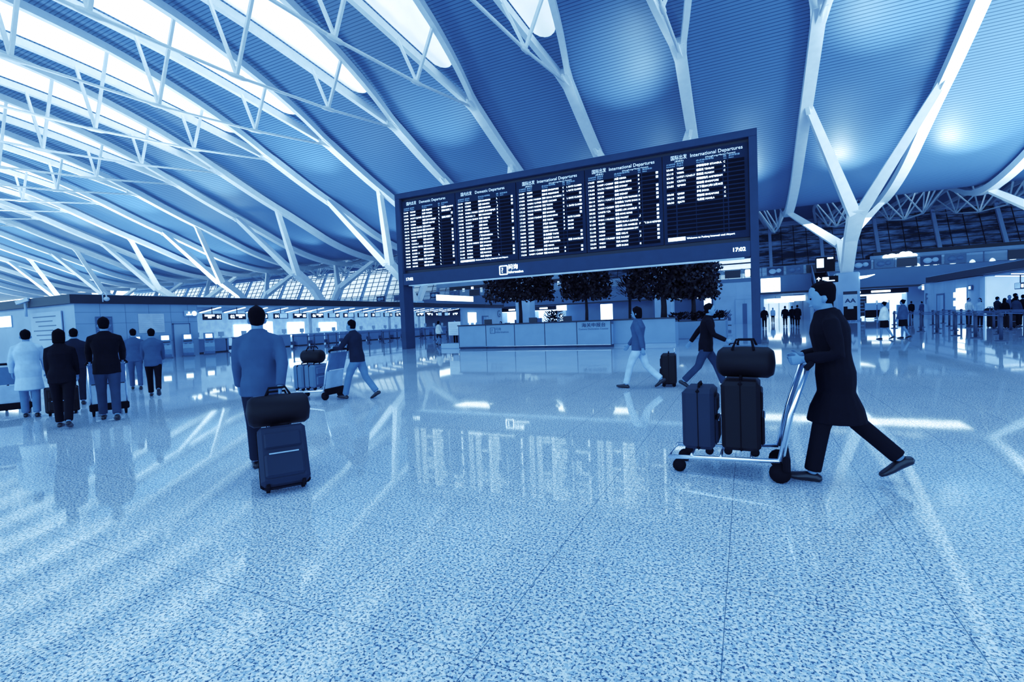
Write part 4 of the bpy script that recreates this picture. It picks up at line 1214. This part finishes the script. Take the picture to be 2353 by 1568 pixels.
# ---------------------------------------------------------------- people
def clean(o, voxel, name, m, parent, smooth_it=6):
    """fuse the overlapping lofts of one garment or body into a single skin"""
    md = o.modifiers.new('r', 'REMESH'); md.mode = 'VOXEL'; md.voxel_size = voxel; md.use_smooth_shade = True
    s = o.modifiers.new('s', 'SMOOTH'); s.factor = 0.5; s.iterations = smooth_it
    dg = bpy.context.evaluated_depsgraph_get()
    me = bpy.data.meshes.new_from_object(o.evaluated_get(dg))
    me.name = name
    old = o.data
    bpy.data.objects.remove(o); bpy.data.meshes.remove(old)
    me.materials.clear(); me.materials.append(m)
    me.polygons.foreach_set('use_smooth', [True] * len(me.polygons))
    n = bpy.data.objects.new(name, me); COL.objects.link(n); n.parent = parent
    return n
def rotx(p, piv, a):
    y, z = p[1] - piv[1], p[2] - piv[2]
    return V((p[0], piv[1] + y * math.cos(a) + z * math.sin(a), piv[2] - y * math.sin(a) + z * math.cos(a)))
def outfit(name, rgb, rough=0.75):
    return mat('cloth_' + name, rgb, rough, var=0.12, scale=6, spec=0.06)
CL = dict(black=outfit('black', (8, 14, 30)), navy=outfit('navy', (18, 34, 70)), slate=outfit('slate', (52, 88, 142)), mid=outfit('mid', (78, 126, 186)),
          pale=outfit('pale', (150, 198, 240)), white=outfit('white', (205, 228, 252)), denim=outfit('denim', (34, 62, 112)))
SHOE = mat('shoe_leather', (7, 12, 26), 0.4)
def person(pos, face, label, H=1.72, la=(0, 0), ra=(0, 0), arms=None, lean=0.0, top='navy', hem=0.86, legs='black', skirt=None,
           hair='short', female=False, voxel=0.016, group=None, sleeve=1.0, head_yaw=0.0, head_pitch=0.0, hairm=None, backpack=False):
    """la/ra: (hip, knee) in degrees, + swings the leg forward; arms: hand targets in local space (x right, y forward), or swing degrees"""
    s = H / 1.75
    R = math.radians
    fx, fy = face
    rz = math.atan2(fy, fx) - PI / 2
    P = empty('person', (pos[0], pos[1], 0), label, 'person', group, rz=rz)
    sw = (0.165 if female else 0.19); hw = 0.088
    hipz = 0.92
    def leg(side, ang):
        h = V((side * hw, 0, hipz)); a, k = R(ang[0]), R(ang[1])
        kn = h + V((side * .005, math.sin(a), -math.cos(a))) * 0.44
        an = kn + V((0, math.sin(a - k), -math.cos(a - k))) * 0.41
        return h, kn, an, a - k
    L, Rr = leg(-1, la), leg(1, ra)
    # drop the figure so that the lower sole touches the floor
    def sole(l):
        pit = l[3]
        return min(l[2].z - 0.075, l[2].z - 0.07 - (0.17 * math.sin(max(0, -pit - R(12))) if pit < 0 else 0))
    dz = -min(sole(L), sole(Rr))
    off = V((0, 0, dz))
    piv = V((0, 0, hipz))
    ln = R(lean)
    def up(p): return rotx(V(p), piv, ln)
    def S(p): return (V(p) + off) * s
    def sc(rad): return [(a * s, b * s) for a, b in rad]
    def torso(inf, z0, zt=1.5, flare=None):
        pr = [(.82, .13, .095), (.88, .165, .115), (.96, .17, .118), (1.05, .15, .105), (1.13, .145, .10), (1.22, .16, .112), (1.32, .174, .12), (1.39, .158, .105), (1.445, .112, .08), (1.5, .065, .062)]
        if female: pr = [(z, a * (1.04 if z < 1 else .9), b * (1.0 if z != 1.32 else 1.12)) for z, a, b in pr]
        pts, rad = [], []
        if flare:
            for z, a, b in flare: pts.append(S((0, 0.0, z))); rad.append((a, b))
        for z, a, b in pr:
            if z0 - .01 <= z <= zt + .01:
                q = up((0, 0, z)) if z > hipz else V((0, 0, z))
                pts.append(S(q)); rad.append((a + inf, b + inf))
        return pts, sc(rad)
    # arms
    def arm(side, spec):
        sh = up((side * sw * .97, 0, 1.392))
        if isinstance(spec, (int, float)):
            a = R(spec)
            el = sh + V((side * (.2 if hem < .8 else .06), math.sin(a), -math.cos(a))).normalized() * .285
            b = a + R(14)
            wr = el + V((side * .01, math.sin(b), -math.cos(b))) * .255
        else:
            t = V(spec) / s - off
            d = t - sh
            l1, l2 = .285, .265
            D = min(d.length, l1 + l2 - .004)
            d.normalize(); t = sh + d * D
            c = (l1 * l1 + D * D - l2 * l2) / (2 * D * l1)
            h = V((side * .6, -.7, -.5)); h = (h - d * h.dot(d)).normalized()
            el = sh + d * (l1 * c) + h * (l1 * math.sqrt(max(0, 1 - c * c)))
            wr = t
        return sh, el, wr
    arms = arms or (-18, 18)
    AL, AR = arm(-1, arms[0]), arm(1, arms[1])
    # ---- body
    m = MB()
    p, r = torso(0, .82); m.loft(p, r, n=16)
    nk0, hb = up((0, 0, 1.47)), up((0, .015, 1.575))
    m.loft([S(nk0), S(hb)], sc([(.058, .06), (.052, .056)]), n=12)
    hp = up((0, .02, 1.60)); cyw, syw = math.cos(R(head_yaw)), math.sin(R(head_yaw))
    def HD(x, y, z):
        # head space: origin at the jaw hinge, unscaled metres
        q = rotx(V((x, y, z)), V((0, 0, 0)), R(head_pitch))
        q = V((q.x * cyw + q.y * syw, -q.x * syw + q.y * cyw, q.z))
        return S(hp + q)
    hs = HD(1, 0, 0) - HD(0, 0, 0)
    m.loft([HD(0, .048, -.075), HD(0, .035, -.05), HD(0, .018, -.005), HD(0, .006, .045), HD(0, 0, .09), HD(0, -.004, .125), HD(0, -.006, .145)],
           sc([(.028, .03), (.052, .062), (.066, .084), (.073, .095), (.07, .09), (.05, .066), (.022, .03)]), side=hs, n=16)
    m.loft([HD(0, .085, .03), HD(0, .112, -.005), HD(0, .088, -.02)], sc([(.008, .008), (.015, .014), (.013, .008)]), side=hs, n=8)      # nose
    m.loft([HD(-.026, .088, -.045), HD(0, .1, -.045), HD(.026, .088, -.045)], sc([(.006, .006), (.01, .011), (.006, .006)]), n=6)               # mouth
    m.loft([HD(-.05, .075, .04), HD(0, .095, .042), HD(.05, .075, .04)], sc([(.008, .01), (.01, .01), (.008, .01)]), n=6)                      # brow
    for sd in (-1, 1):
        m.loft([HD(sd * .07, -.005, -.025), HD(sd * .082, -.012, .0), HD(sd * .078, -.012, .028)], sc([(.008, .012), (.012, .02), (.009, .015)]), side=hs, n=8)
    hands = []
    for sd, (sh, el, wr) in ((-1, AL), (1, AR)):
        m.loft([S(sh + V((-sd * .06, -.01, 0.0))), S(sh), S(sh.lerp(el, .5)), S(el), S(el.lerp(wr, .35)), S(wr)],
               sc([(.035, .035), (.042, .045), (.045, .047), (.04, .042), (.042, .042), (.027, .03)]), side=(0, 1, 0), n=10)
        d = (wr - el).normalized()
        acr = d.cross(V((sd, 0, 0))); acr = V((0, 1, 0)) if acr.length < .2 else acr.normalized()
        if acr.y < 0: acr = -acr
        nin = acr.cross(d); nin = nin if nin.x * sd < 0 else -nin           # palm side faces the body
        kn = wr + d * .092
        m.loft([S(wr - d * .01), S(wr + d * .04), S(kn)], sc([(.026, .02), (.04, .017), (.043, .014)]), side=acr, n=10)
        for j, (u, ln_) in enumerate(((.032, .066), (.011, .076), (-.011, .071), (-.032, .054))):
            b0 = kn + acr * u - d * .012
            d1 = (d * .93 + nin * .37).normalized(); d2 = (d * .6 + nin * .8).normalized()
            m.loft([S(b0), S(b0 + d1 * ln_ * .5), S(b0 + d1 * ln_ * .5 + d2 * ln_ * .5)], sc([(.0095, .0095), (.009, .009), (.0075, .0075)]), side=acr, n=7)
        t0 = wr + d * .03 + acr * .034
        t1 = t0 + (acr * .7 + d * .7 + nin * .25).normalized() * .035
        m.loft([S(t0 - acr * .015), S(t1), S(t1 + (d * .9 + nin * .35 + acr * .15).normalized() * .03)], sc([(.013, .013), (.0105, .0105), (.008, .008)]), n=7)
        hands.append(S(kn + nin * .02))
    for (h, k, a, pit) in (L, Rr):
        m.loft([S(h + V((0, 0, .04))), S(h - V((0, 0, .08))), S(h.lerp(k, .6)), S(k), S(k.lerp(a, .3)), S(k.lerp(a, .7)), S(a)],
               sc([(.08, .09), (.084, .09), (.066, .07), (.05, .054), (.052, .058), (.04, .044), (.034, .038)]), n=12)
    def foot(mb, l, inf):
        a, pit = l[2], l[3]
        q = R(8) if pit > R(6) else (0 if pit > -R(14) else -(-pit - R(12)) * .9)
        f = V((0, math.cos(q), math.sin(q))); u = V((0, -math.sin(q), math.cos(q)))
        g = a - u * .048
        mb.loft([S(g - f * .065), S(g - f * .03 + u * .012), S(g + f * .04 + u * .008), S(g + f * .11 - u * .006), S(g + f * .17 - u * .012), S(g + f * .20 - u * .014)],
                sc([(.026 + inf, .026 + inf), (.033 + inf, .036 + inf), (.036 + inf, .034 + inf), (.043 + inf, .026 + inf), (.038 + inf, .018 + inf), (.02 + inf, .012 + inf)]), n=10)
    foot(m, L, 0); foot(m, Rr, 0)
    clean(m.build('tmp', SKIN), voxel * .72, 'body', SKIN, P, 3)
    e = MB()
    for sd in (-1, 1): e.ball(HD(sd * .031, .088, .018), .011 * s, .008 * s, .008 * s, 8, 5)
    e.build('eyes', HAIR, P)
    # ---- hair
    hm = hairm or HAIR
    m = MB()
    hr = [(0, -.042, -.03), (0, -.022, .05), (0, -.012, .095), (0, -.008, .135), (0, -.008, .158)]
    rr = [(.06, .055), (.082, .092), (.08, .098), (.06, .078), (.025, .032)]
    if hair == 'long':
        hr = [(0, -.075, -.19), (0, -.07, -.1), (0, -.05, -.03)] + hr[1:]; rr = [(.07, .03), (.085, .045), (.085, .07)] + rr[1:]
    if hair == 'bob':
        hr = [(0, -.05, -.085), (0, -.04, -.03)] + hr[1:]; rr = [(.085, .06), (.09, .08)] + [(a + .008, b + .006) for a, b in rr[1:]]
    m.loft([HD(*q) for q in hr], sc(rr), side=hs, n=16)
    if hair == 'bun': m.ball(HD(0, -.1, .1), .045 * s)
    clean(m.build('tmp', hm), voxel * .8, 'hair', hm, P, 3)
    # ---- garments
    tm, lm = CL[top], CL[legs]
    inf = 0.034 if hem < .7 else 0.022
    m = MB()
    fl = [(min(hem, .87), .194, .144)]
    if hem < .78: k_ = max(0, .8 - hem); fl = [(hem, .2 + .1 * k_, .15 + .3 * k_), (hem + .12, .2 + .05 * k_, .15 + .2 * k_), (.8, .192, .142)]
    p, r = torso(inf, max(hem, .88), 1.5, fl if hem < .9 else None); m.loft(p, r, n=18, dome=0.15)
    for sd, (sh, el, wr) in ((-1, AL), (1, AR)):
        end = el.lerp(wr, .92) if sleeve >= 1 else sh.lerp(el, sleeve)
        pts = [sh + V((-sd * .09, 0, .022)), sh + V((-sd * .012, 0, -.005)), sh.lerp(el, .5)]
        rad = [(.06, .07), (.066, .072), (.062, .064)]
        if sleeve >= 1: pts += [el, el.lerp(wr, .5)]; rad += [(.056, .058), (.05, .05)]
        pts.append(end); rad.append((.045, .046) if sleeve >= 1 else (.062, .062))
        m.loft([S(q) for q in pts], sc(rad), side=(0, 1, 0), n=12, dome=.1)
    m.loft([S(up((0, 0, 1.45))), S(up((0, .004, 1.52)))], sc([(.09, .088), (.072, .074)]), n=14, dome=.05)
    clean(m.build('tmp', tm), voxel, 'coat' if hem < .8 else 'jacket', tm, P)
    m = MB()
    if skirt:
        z1 = skirt
        m.loft([S((0, 0, z1)), S((0, 0, (z1 + .9) / 2)), S((0, 0, .9)), S((0, 0, 1.02))], sc([(.2, .165), (.195, .15), (.185, .135), (.165, .118)]), n=18, dome=.05)
        clean(m.build('tmp', lm), voxel, 'skirt', lm, P)
    else:
        p, r = torso(.012, .82, 1.05); m.loft(p, r, n=16)
        for (h, k, a, pit) in (L, Rr):
            e2 = k.lerp(a, .95)
            m.loft([S(h + V((0, 0, .05))), S(h - V((0, 0, .08))), S(h.lerp(k, .6)), S(k), S(k.lerp(a, .4)), S(e2)],
                   sc([(.092, .105), (.1, .106), (.084, .088), (.07, .073), (.066, .07), (.062, .068)]), n=12, dome=.1)
        clean(m.build('tmp', lm), voxel, 'trousers', lm, P)
    for l in (L, Rr):
        m = MB(); foot(m, l, .009)
        clean(m.build('tmp', SHOE), voxel * .7, 'shoe', SHOE, P, 3)
    P['hands'] = [tuple(P.rotation_euler.to_matrix() @ h + P.location) for h in hands] and 0
    del P['hands']
    M4 = Matrix.Translation(P.location) @ Matrix.Rotation(rz, 4, 'Z')
    return P, [M4 @ h for h in hands], s

# ---------------------------------------------------------------- luggage
def frame_of(fwd):
    f = V((fwd[0], fwd[1], 0)).normalized()
    return math.atan2(f.y, f.x) - PI / 2
CASEM = dict(black=mat('case_black', (6, 10, 26), 0.6, spec=0.2), navy=mat('case_navy', (26, 42, 92), 0.6, spec=0.2), grey=mat('case_grey', (70, 112, 166), 0.5), pale=mat('case_pale', (130, 182, 232), 0.55))
def suitcase(loc, rz, label, w_=.42, d_=.26, h_=.62, tilt=0.0, m='navy', handle=.0, lying=False, stripe=True, upto=None):
    S = empty('suitcase', loc, label, 'suitcase')
    S.rotation_euler = (tilt, 0, rz)
    # front face toward -Y
    MB().rbox(-w_ / 2, w_ / 2, -d_ / 2, d_ / 2, .05, .05 + h_, .035).build('shell', CASEM[m], S)
    mm = MB()
    mm.rbox(-w_ / 2 - .006, w_ / 2 + .006, -d_ * .06, d_ * .06, .045, .056 + h_, .02)
    mm.build('zip_band', RUBBER, S)
    if stripe:
        MB().rbox(-w_ * .4, w_ * .4, -d_ / 2 - .03, -d_ / 2 + .01, .1, .05 + h_ * .5, .02).build('front_pocket', CASEM[m], S)
        MB().rbox(-w_ * .38, w_ * .38, -d_ / 2 - .02, -d_ / 2 + .01, .05 + h_ * .58, .05 + h_ * .86, .015).build('front_pocket', CASEM[m], S)
        MB().box(-w_ * .3, w_ * .3, -d_ / 2 - .036, -d_ / 2 - .028, .05 + h_ * .47, .05 + h_ * .49).build('zip_pull', CASEM['pale'], S)
    for x in (-w_ / 2 + .06, w_ / 2 - .06):
        for y in ((-d_ / 2 + .05, d_ / 2 - .05)):
            MB().loft([(x - .014, y, .036), (x + .014, y, .036)], [(.036, .036)] * 2, n=12, dome=.1).build('wheel', RUBBER, S)
    MB().tube([(-.09, 0, .05 + h_), (-.08, 0, .085 + h_), (.08, 0, .085 + h_), (.09, 0, .05 + h_)], .013, 6).build('grip', RUBBER, S)
    if handle:
        y = d_ / 2 - .03
        MB().tube([(-.1, y, .05 + h_), (-.1, y, .05 + h_ + handle), (.1, y, .05 + h_ + handle), (.1, y, .05 + h_)], .011, 6).build('telescopic_handle', CHROME, S)
    return S
def duffel(loc, rz, label, L=.5, r=.16, m='black', tilt=0.0, strap=True):
    S = empty('travel_bag', loc, label, 'bag')
    S.rotation_euler = (tilt, 0, rz)
    MB().loft([(-L / 2, 0, r), (-L / 2 + .04, 0, r), (0, 0, r * 1.04), (L / 2 - .04, 0, r), (L / 2, 0, r)], [(r * .75, r * .8), (r, r), (r * 1.05, r * 1.03), (r, r), (r * .75, r * .8)], side=(0, 1, 0), n=16, dome=.2).build('bag_body', CASEM[m], S)
    if strap:
        for y in (-r * .6, r * .6):
            MB().tube([(-L * .2, y, r * 1.85), (-L * .14, y * .5, r * 2.5), (L * .14, y * .5, r * 2.5), (L * .2, y, r * 1.85)], .012, 6).build('strap', RUBBER, S)
    MB().box(-L * .4, L * .4, -.012, .012, r * 2.0, r * 2.04 + .01).build('zip_band', CASEM['grey'], S)
    return S
def cart(loc, rz, label):
    """airport luggage trolley, front toward +Y, handle at the rear"""
    S = empty('luggage_cart', loc, label, 'luggage cart', 'luggage carts', rz=rz)
    m = MB()
    m.tube([(-.27, -.42, .2), (-.24, .5, .15), (.24, .5, .15), (.27, -.42, .2)], .02, 8)
    for y in (-.2, .05, .3): m.tube([(-.26, y, .19 - .03 * y), (.26, y, .19 - .03 * y)], .014, 6)
    m.build('base_frame', CHROME, S)
    for x in (-.27, .27): MB().tube([(x, -.42, .2), (x, -.5, .6), (x, -.62, 1.0)], .02, 8).build('upright_frame', CHROME, S)
    MB().tube([(-.3, -.62, 1.0), (-.28, -.66, 1.04), (.28, -.66, 1.04), (.3, -.62, 1.0)], .024, 8).build('push_handle', RUBBER, S)
    MB().raw([(-.26, -.535, .62), (.26, -.535, .62), (.26, -.65, .98), (-.26, -.65, .98), (-.26, -.51, .62), (.26, -.51, .62), (.26, -.625, .98), (-.26, -.625, .98)],
             [(0, 1, 2, 3), (7, 6, 5, 4), (0, 3, 7, 4), (1, 5, 6, 2), (3, 2, 6, 7), (0, 4, 5, 1)]).build('basket_panel', CL['mid'], S)
    MB().raw([(-.25, -.46, .22), (.25, -.46, .22), (.25, -.53, .6), (-.25, -.53, .6), (-.25, -.44, .22), (.25, -.44, .22), (.25, -.51, .6), (-.25, -.51, .6)],
             [(0, 1, 2, 3), (7, 6, 5, 4), (0, 3, 7, 4), (1, 5, 6, 2), (3, 2, 6, 7), (0, 4, 5, 1)]).build('advert_panel', CL['pale'], S)
    MB().rbox(-.3, .3, -.5, -.44, .1, .24, .02).build('bumper', RUBBER, S)
    for x, y, r in ((-.24, -.42, .085), (.24, -.42, .085), (-.18, .42, .06), (.18, .42, .06)):
        MB().loft([(x - .018, y, r), (x + .018, y, r)], [(r, r)] * 2, n=14, dome=.1).build('wheel', RUBBER, S)
    return S
def at_cart(loc, rz, p):
    return V((loc[0], loc[1], 0)) + Matrix.Rotation(rz, 3, 'Z') @ V(p)

# 1. man towing a case, left of centre
HI, LO = 0.0095, 0.013
P, h, s = person((-4.62, 3.50), (-.80, .60), 'tall man in a slate blue shirt walking away, towing a tilted suitcase', 1.78, la=(20, 6), ra=(-14, 26), arms=(22, (.17, -.30, .88)), top='slate', hem=.84, legs='navy', voxel=HI)
hand = h[1]
bot = V((-3.87, 3.13, 0)); dirv = V((hand.x - bot.x, hand.y - bot.y, 0))
# the case leans toward the hand: its local +Z points from wheels to hand
tl = math.atan2(dirv.length, hand.z)
rzc = math.atan2(dirv.y, dirv.x) - PI / 2
hl = V((dirv.length, hand.z)).length
cs = suitcase((bot.x, bot.y, .01), rzc, 'navy upright suitcase tilted on its wheels behind the man in slate blue', .42, .25, .56, tilt=0, m='navy', handle=0.0)
cs.rotation_euler = (-tl, 0, rzc)
MB().tube([(-.1, .06, .61), (-.1, .04, hl - .02), (.1, .04, hl - .02), (.1, .06, .61)], .011, 6).build('telescopic_handle', CHROME, cs)
bp = cs.rotation_euler.to_matrix() @ V((0, -.0, .66)) + cs.location
bg_ = duffel(bp, rzc, 'wide black travel bag strapped on top of the tilted navy suitcase', .54, .15, 'black')
bg_.rotation_euler = (-tl, 0, rzc)

# 2. person with loaded cart, left of the board's left post
f2 = (-.93, -.1); r2 = frame_of(f2); c2 = (-8.35, 7.65, 0)
cart(c2, r2, 'luggage cart stacked with grey cases, pushed before the left board post')
hp = at_cart(c2, r2, (0, -.66, 0))
hw_ = lambda sgn: (sgn * .2, .42, 1.07)
person((hp.x + .42, hp.y + .05), f2, 'person in a navy jacket pushing the loaded cart in front of the left counters', 1.68, la=(24, 8), ra=(-16, 24), arms=(hw_(-1), hw_(1)), lean=8, top='navy', hem=.84, legs='mid', voxel=HI)
q = at_cart(c2, r2, (0, -.04, .2)); suitcase(q, r2, 'grey suitcase standing on the cart nearest the cart handle, left of board post', .5, .28, .48, m='grey')
q = at_cart(c2, r2, (0, .28, .18)); suitcase(q, r2, 'slate grey suitcase at the front of the cart left of the board post', .46, .26, .5, m='grey', stripe=False)
q = at_cart(c2, r2, (0, .05, .76)); duffel(q, r2 + PI / 2, 'black soft bag lying across the two grey suitcases', .5, .14, 'black')

# 3. light figure left of the customs panel, 4. dark man striding right
person((-2.0, 10.2), (-1, .1), 'person in a grey-blue jacket and pale trousers walking left before the customs desk', 1.7, la=(22, 8), ra=(-18, 30), arms=(-22, 24), top='slate', hem=.84, legs='pale', hair='bob', female=True, voxel=HI)
P, h, s = person((-.72, 10.32), (1, .12), 'man in a black jacket striding right between customs desk and right board post', 1.72, la=(26, 6), ra=(-20, 24), arms=((-.3, -.34, .82), (.26, .36, .95)), lean=6, top='black', hem=.8, legs='denim', voxel=HI)
duffel((h[1].x + .05, h[1].y, h[1].z - .44), 0.1, 'navy holdall swinging from the striding man\'s front hand', .5, .17, 'navy')
hb = h[0]
b4 = V((hb.x - .38, hb.y + .02, 0.005))
suitcase(b4, -PI / 2 + .1, 'black upright suitcase trailing behind the striding man in black', .44, .3, .62, m='black', handle=.1)

# 5. man in long coat with a loaded cart, right foreground
f5 = (-1, .03); r5 = frame_of(f5); c5 = (-.17, 5.0, 0)
cart(c5, r5, 'luggage cart loaded with black cases in the right foreground')
hp = at_cart(c5, r5, (0, -.66, 0)); bk = V((f5[0], f5[1], 0)).normalized() * -.2
person((hp.x + bk.x, hp.y + bk.y), f5, 'man in a long black coat striding behind the cart in the right foreground', 1.74, la=(16, 6), ra=(-22, 24), arms=((-.21, .25, 1.07), (.21, .25, 1.07)), lean=6, top='black', hem=.54, legs='black', voxel=HI, head_pitch=6)
q = at_cart(c5, r5, (0, -.12, .2)); suitcase(q, r5, 'large black suitcase standing upright on the right foreground cart', .5, .32, .62, m='black')
q = at_cart(c5, r5, (0, .24, .18)); suitcase(q, r5, 'smaller navy suitcase at the front of the right foreground cart', .46, .28, .56, m='navy')
q = at_cart(c5, r5, (0, -.16, .885)); duffel(q, r5 + PI / 2 - .2, 'black shoulder bag resting on top of the large black suitcase', .46, .14, 'black')

# 6. crowd at the left
away = (-.9, .42)
ra_ = frame_of(away)
person((-10.45, 4.18), (-.86, .5), 'woman in a black top and trousers seen from behind, before the left wall', 1.66, la=(10, 4), ra=(-16, 14), arms=(8, 20), top='black', hem=.8, legs='black', hair='bob', female=True, voxel=HI)
cL = (-11.45, 5.3, 0)
cart(cL, ra_, 'luggage cart with pale panel pushed by the man in the big black jacket')
hp = at_cart(cL, ra_, (0, -.66, 0)); bk = V((away[0], away[1], 0)).normalized() * -.45
person((hp.x + bk.x, hp.y + bk.y), away, 'large man in a black jacket with arms forward on a cart, back turned', 1.86, la=(12, 4), ra=(-10, 12), arms=((-.24, .42, 1.06), (.24, .42, 1.06)), top='black', hem=.8, legs='denim', voxel=HI)
q = at_cart(cL, ra_, (0, 0, .2)); suitcase(q, ra_, 'dark suitcase on the cart of the large man in black', .5, .3, .55, m='black')
person((-12.65, 4.55), (-.9, .4), 'person in a pale coat standing among carts at the left', 1.7, la=(6, 2), ra=(-6, 6), arms=(12, 16), top='pale', hem=.55, legs='mid', voxel=HI)
cM = (-13.9, 4.75, 0)
cart(cM, ra_, 'luggage cart with pale panel near the left frame edge')
q = at_cart(cM, ra_, (0, 0, .2)); duffel(q, ra_, 'black bag lying on the cart near the left frame edge', .5, .17, 'black')
person((-13.9, 4.0), (-.8, .6), 'person in a dark jacket cut off by the left frame edge', 1.6, la=(6, 2), ra=(-6, 6), arms=(10, 14), top='navy', hem=.8, legs='black', voxel=LO)
q = V((-12.3, 4.9, 0)); suitcase((q.x, q.y, 0), ra_, 'black upright case standing between the pale coat and the woman in black', .5, .3, .5, m='black')
person((-13.7, 5.75), (-.9, .45), 'man in a dark navy jacket half hidden behind the woman in black', 1.72, la=(8, 2), ra=(-8, 8), arms=(10, 14), top='navy', hem=.82, legs='navy', voxel=LO)
person((-15.4, 7.8), (-.9, .45), 'person in a slate jacket beyond the large man in black', 1.7, la=(14, 4), ra=(-12, 14), arms=(16, -14), top='slate', hem=.82, legs='slate', voxel=LO)
person((-13.05, 7.0), (-.85, .5), 'person in a grey jacket and black trousers walking toward the kiosks', 1.68, la=(16, 4), ra=(-20, 28), arms=(30, 26), top='slate', hem=.8, legs='black', voxel=LO, lean=5)

# 7. distant people
FAR = 0.018
person((-19.0, 28.2), (.2, 1), 'woman in a pale dress walking away left of the notice stand', 1.66, la=(14, 4), ra=(-14, 22), arms=(-16, 18), top='white', hem=.8, legs='navy', skirt=.55, hair='bob', female=True, voxel=FAR)
person((-18.35, 29.3), (.3, -1), 'dark-haired woman standing behind the white notice stand', 1.66, arms=(4, 4), top='pale', hem=.8, legs='black', hair='long', female=True, voxel=FAR)
person((5.45, 26.3), (-.7, .7), 'woman in a white blouse and black skirt walking beside a colleague', 1.64, la=(10, 6), ra=(-12, 20), arms=(10, -10), top='white', hem=.88, legs='black', skirt=.55, hair='bun', female=True, voxel=FAR)
person((6.2, 26.7), (-.7, .7), 'woman in a slate jacket and black skirt walking beside a white blouse', 1.7, la=(-12, 20), ra=(10, 6), arms=(10, -10), top='slate', hem=.84, legs='black', skirt=.55, hair='bun', female=True, voxel=FAR)
person((1.35, 44.0), (0, -1), 'person in a black suit walking toward us beside the right board post', 1.72, la=(10, 4), ra=(-12, 14), arms=(12, -12), top='black', hem=.78, legs='black', voxel=FAR)
person((2.75, 62), (0, -1), 'person in pale shirt far down the corridor at its left side', 1.7, la=(10, 4), ra=(-10, 10), arms=(10, -10), top='pale', hem=.84, legs='black', voxel=FAR)
person((3.05, 48.0), (0, 1), 'stout man in black walking away into the corridor', 1.76, la=(10, 4), ra=(-10, 10), arms=(10, -10), top='black', hem=.72, legs='black', voxel=FAR)
person((3.65, 49.0), (0, 1), 'slimmer man in black beside the stout man in the corridor', 1.74, la=(-10, 10), ra=(10, 4), arms=(-10, 10), top='black', hem=.8, legs='black', voxel=FAR)
person((3.8, 46.0), (.2, 1), 'person in a dark coat following the two men toward the corridor', 1.78, la=(8, 4), ra=(-8, 10), arms=(10, -10), top='black', hem=.6, legs='black', voxel=FAR)
QP = [((12.15, 38.6), (.5, -.8), 'pale-shirted staff member standing at the head of the right queue', 1.7, 'white', 'black', 'short'),
      ((12.2, 37.2), (-.6, -.5), 'woman in a pale coat holding a dark bag in the right queue', 1.66, 'pale', 'navy', 'long'),
      ((13.3, 38.2), (.9, .3), 'man in a navy jacket in the right queue, left of the taller men', 1.7, 'navy', 'black', 'short'),
      ((13.2, 37.0), (.7, .5), 'long-haired person in black in the right queue', 1.6, 'black', 'black', 'long'),
      ((14.2, 39.2), (-.2, -.9), 'man in a slate jacket standing in the middle of the right queue', 1.76, 'slate', 'navy', 'short'),
      ((13.75, 37.3), (.9, .2), 'tall man in black with short hair in the right queue', 1.84, 'black', 'black', 'short'),
      ((13.2, 35.7), (.8, .5), 'person in a denim jacket near the right frame edge', 1.68, 'denim', 'black', 'bob'),
      ((13.7, 36.3), (.6, .8), 'person in black at the right frame edge beside the queue notice', 1.74, 'black', 'black', 'short')]
for (p_, f_, l_, H_, t_, b_, hr_) in QP:
    person(p_, f_, l_, H_, arms=(14, 8), top=t_, hem=.78, legs=b_, hair=hr_, female=hr_ != 'short', voxel=FAR)
duffel((12.55, 36.9, .75), .4, 'dark handbag carried by the woman in the pale coat', .5, .16, 'black')
suitcase((12.4, 36.0, 0), .4, 'tall black suitcase standing beside the right queue', .55, .32, .75, m='black', handle=.25)
suitcase((12.65, 34.9, 0), .6, 'black suitcase between the people at the right frame edge', .46, .28, .62, m='black', handle=.2)
person((14.3, 58.8), (.3, .9), 'person in black waiting in front of the bright cafe', 1.74, arms=(6, 6), top='black', hem=.8, legs='black', voxel=FAR)
person((15.3, 59.6), (-.5, .8), 'person in slate blue waiting beside the cafe counter', 1.68, arms=(6, 6), top='slate', hem=.8, legs='black', voxel=FAR)
person((-12.9, 25.6), (.1, -1), 'attendant with dark hair sitting low behind the information desk', 1.45, arms=(10, 10), top='pale', hem=.8, legs='black', hair='bob', female=True, voxel=FAR)
ct = (-2.7, 52.6, 0)
cart(ct, math.radians(160), 'empty luggage cart parked by the pale middle wall')
suitcase(at_cart(ct, math.radians(160), (0, .02, .2)), math.radians(160), 'pale box-like case on the cart parked by the middle wall', .5, .4, .7, m='pale')
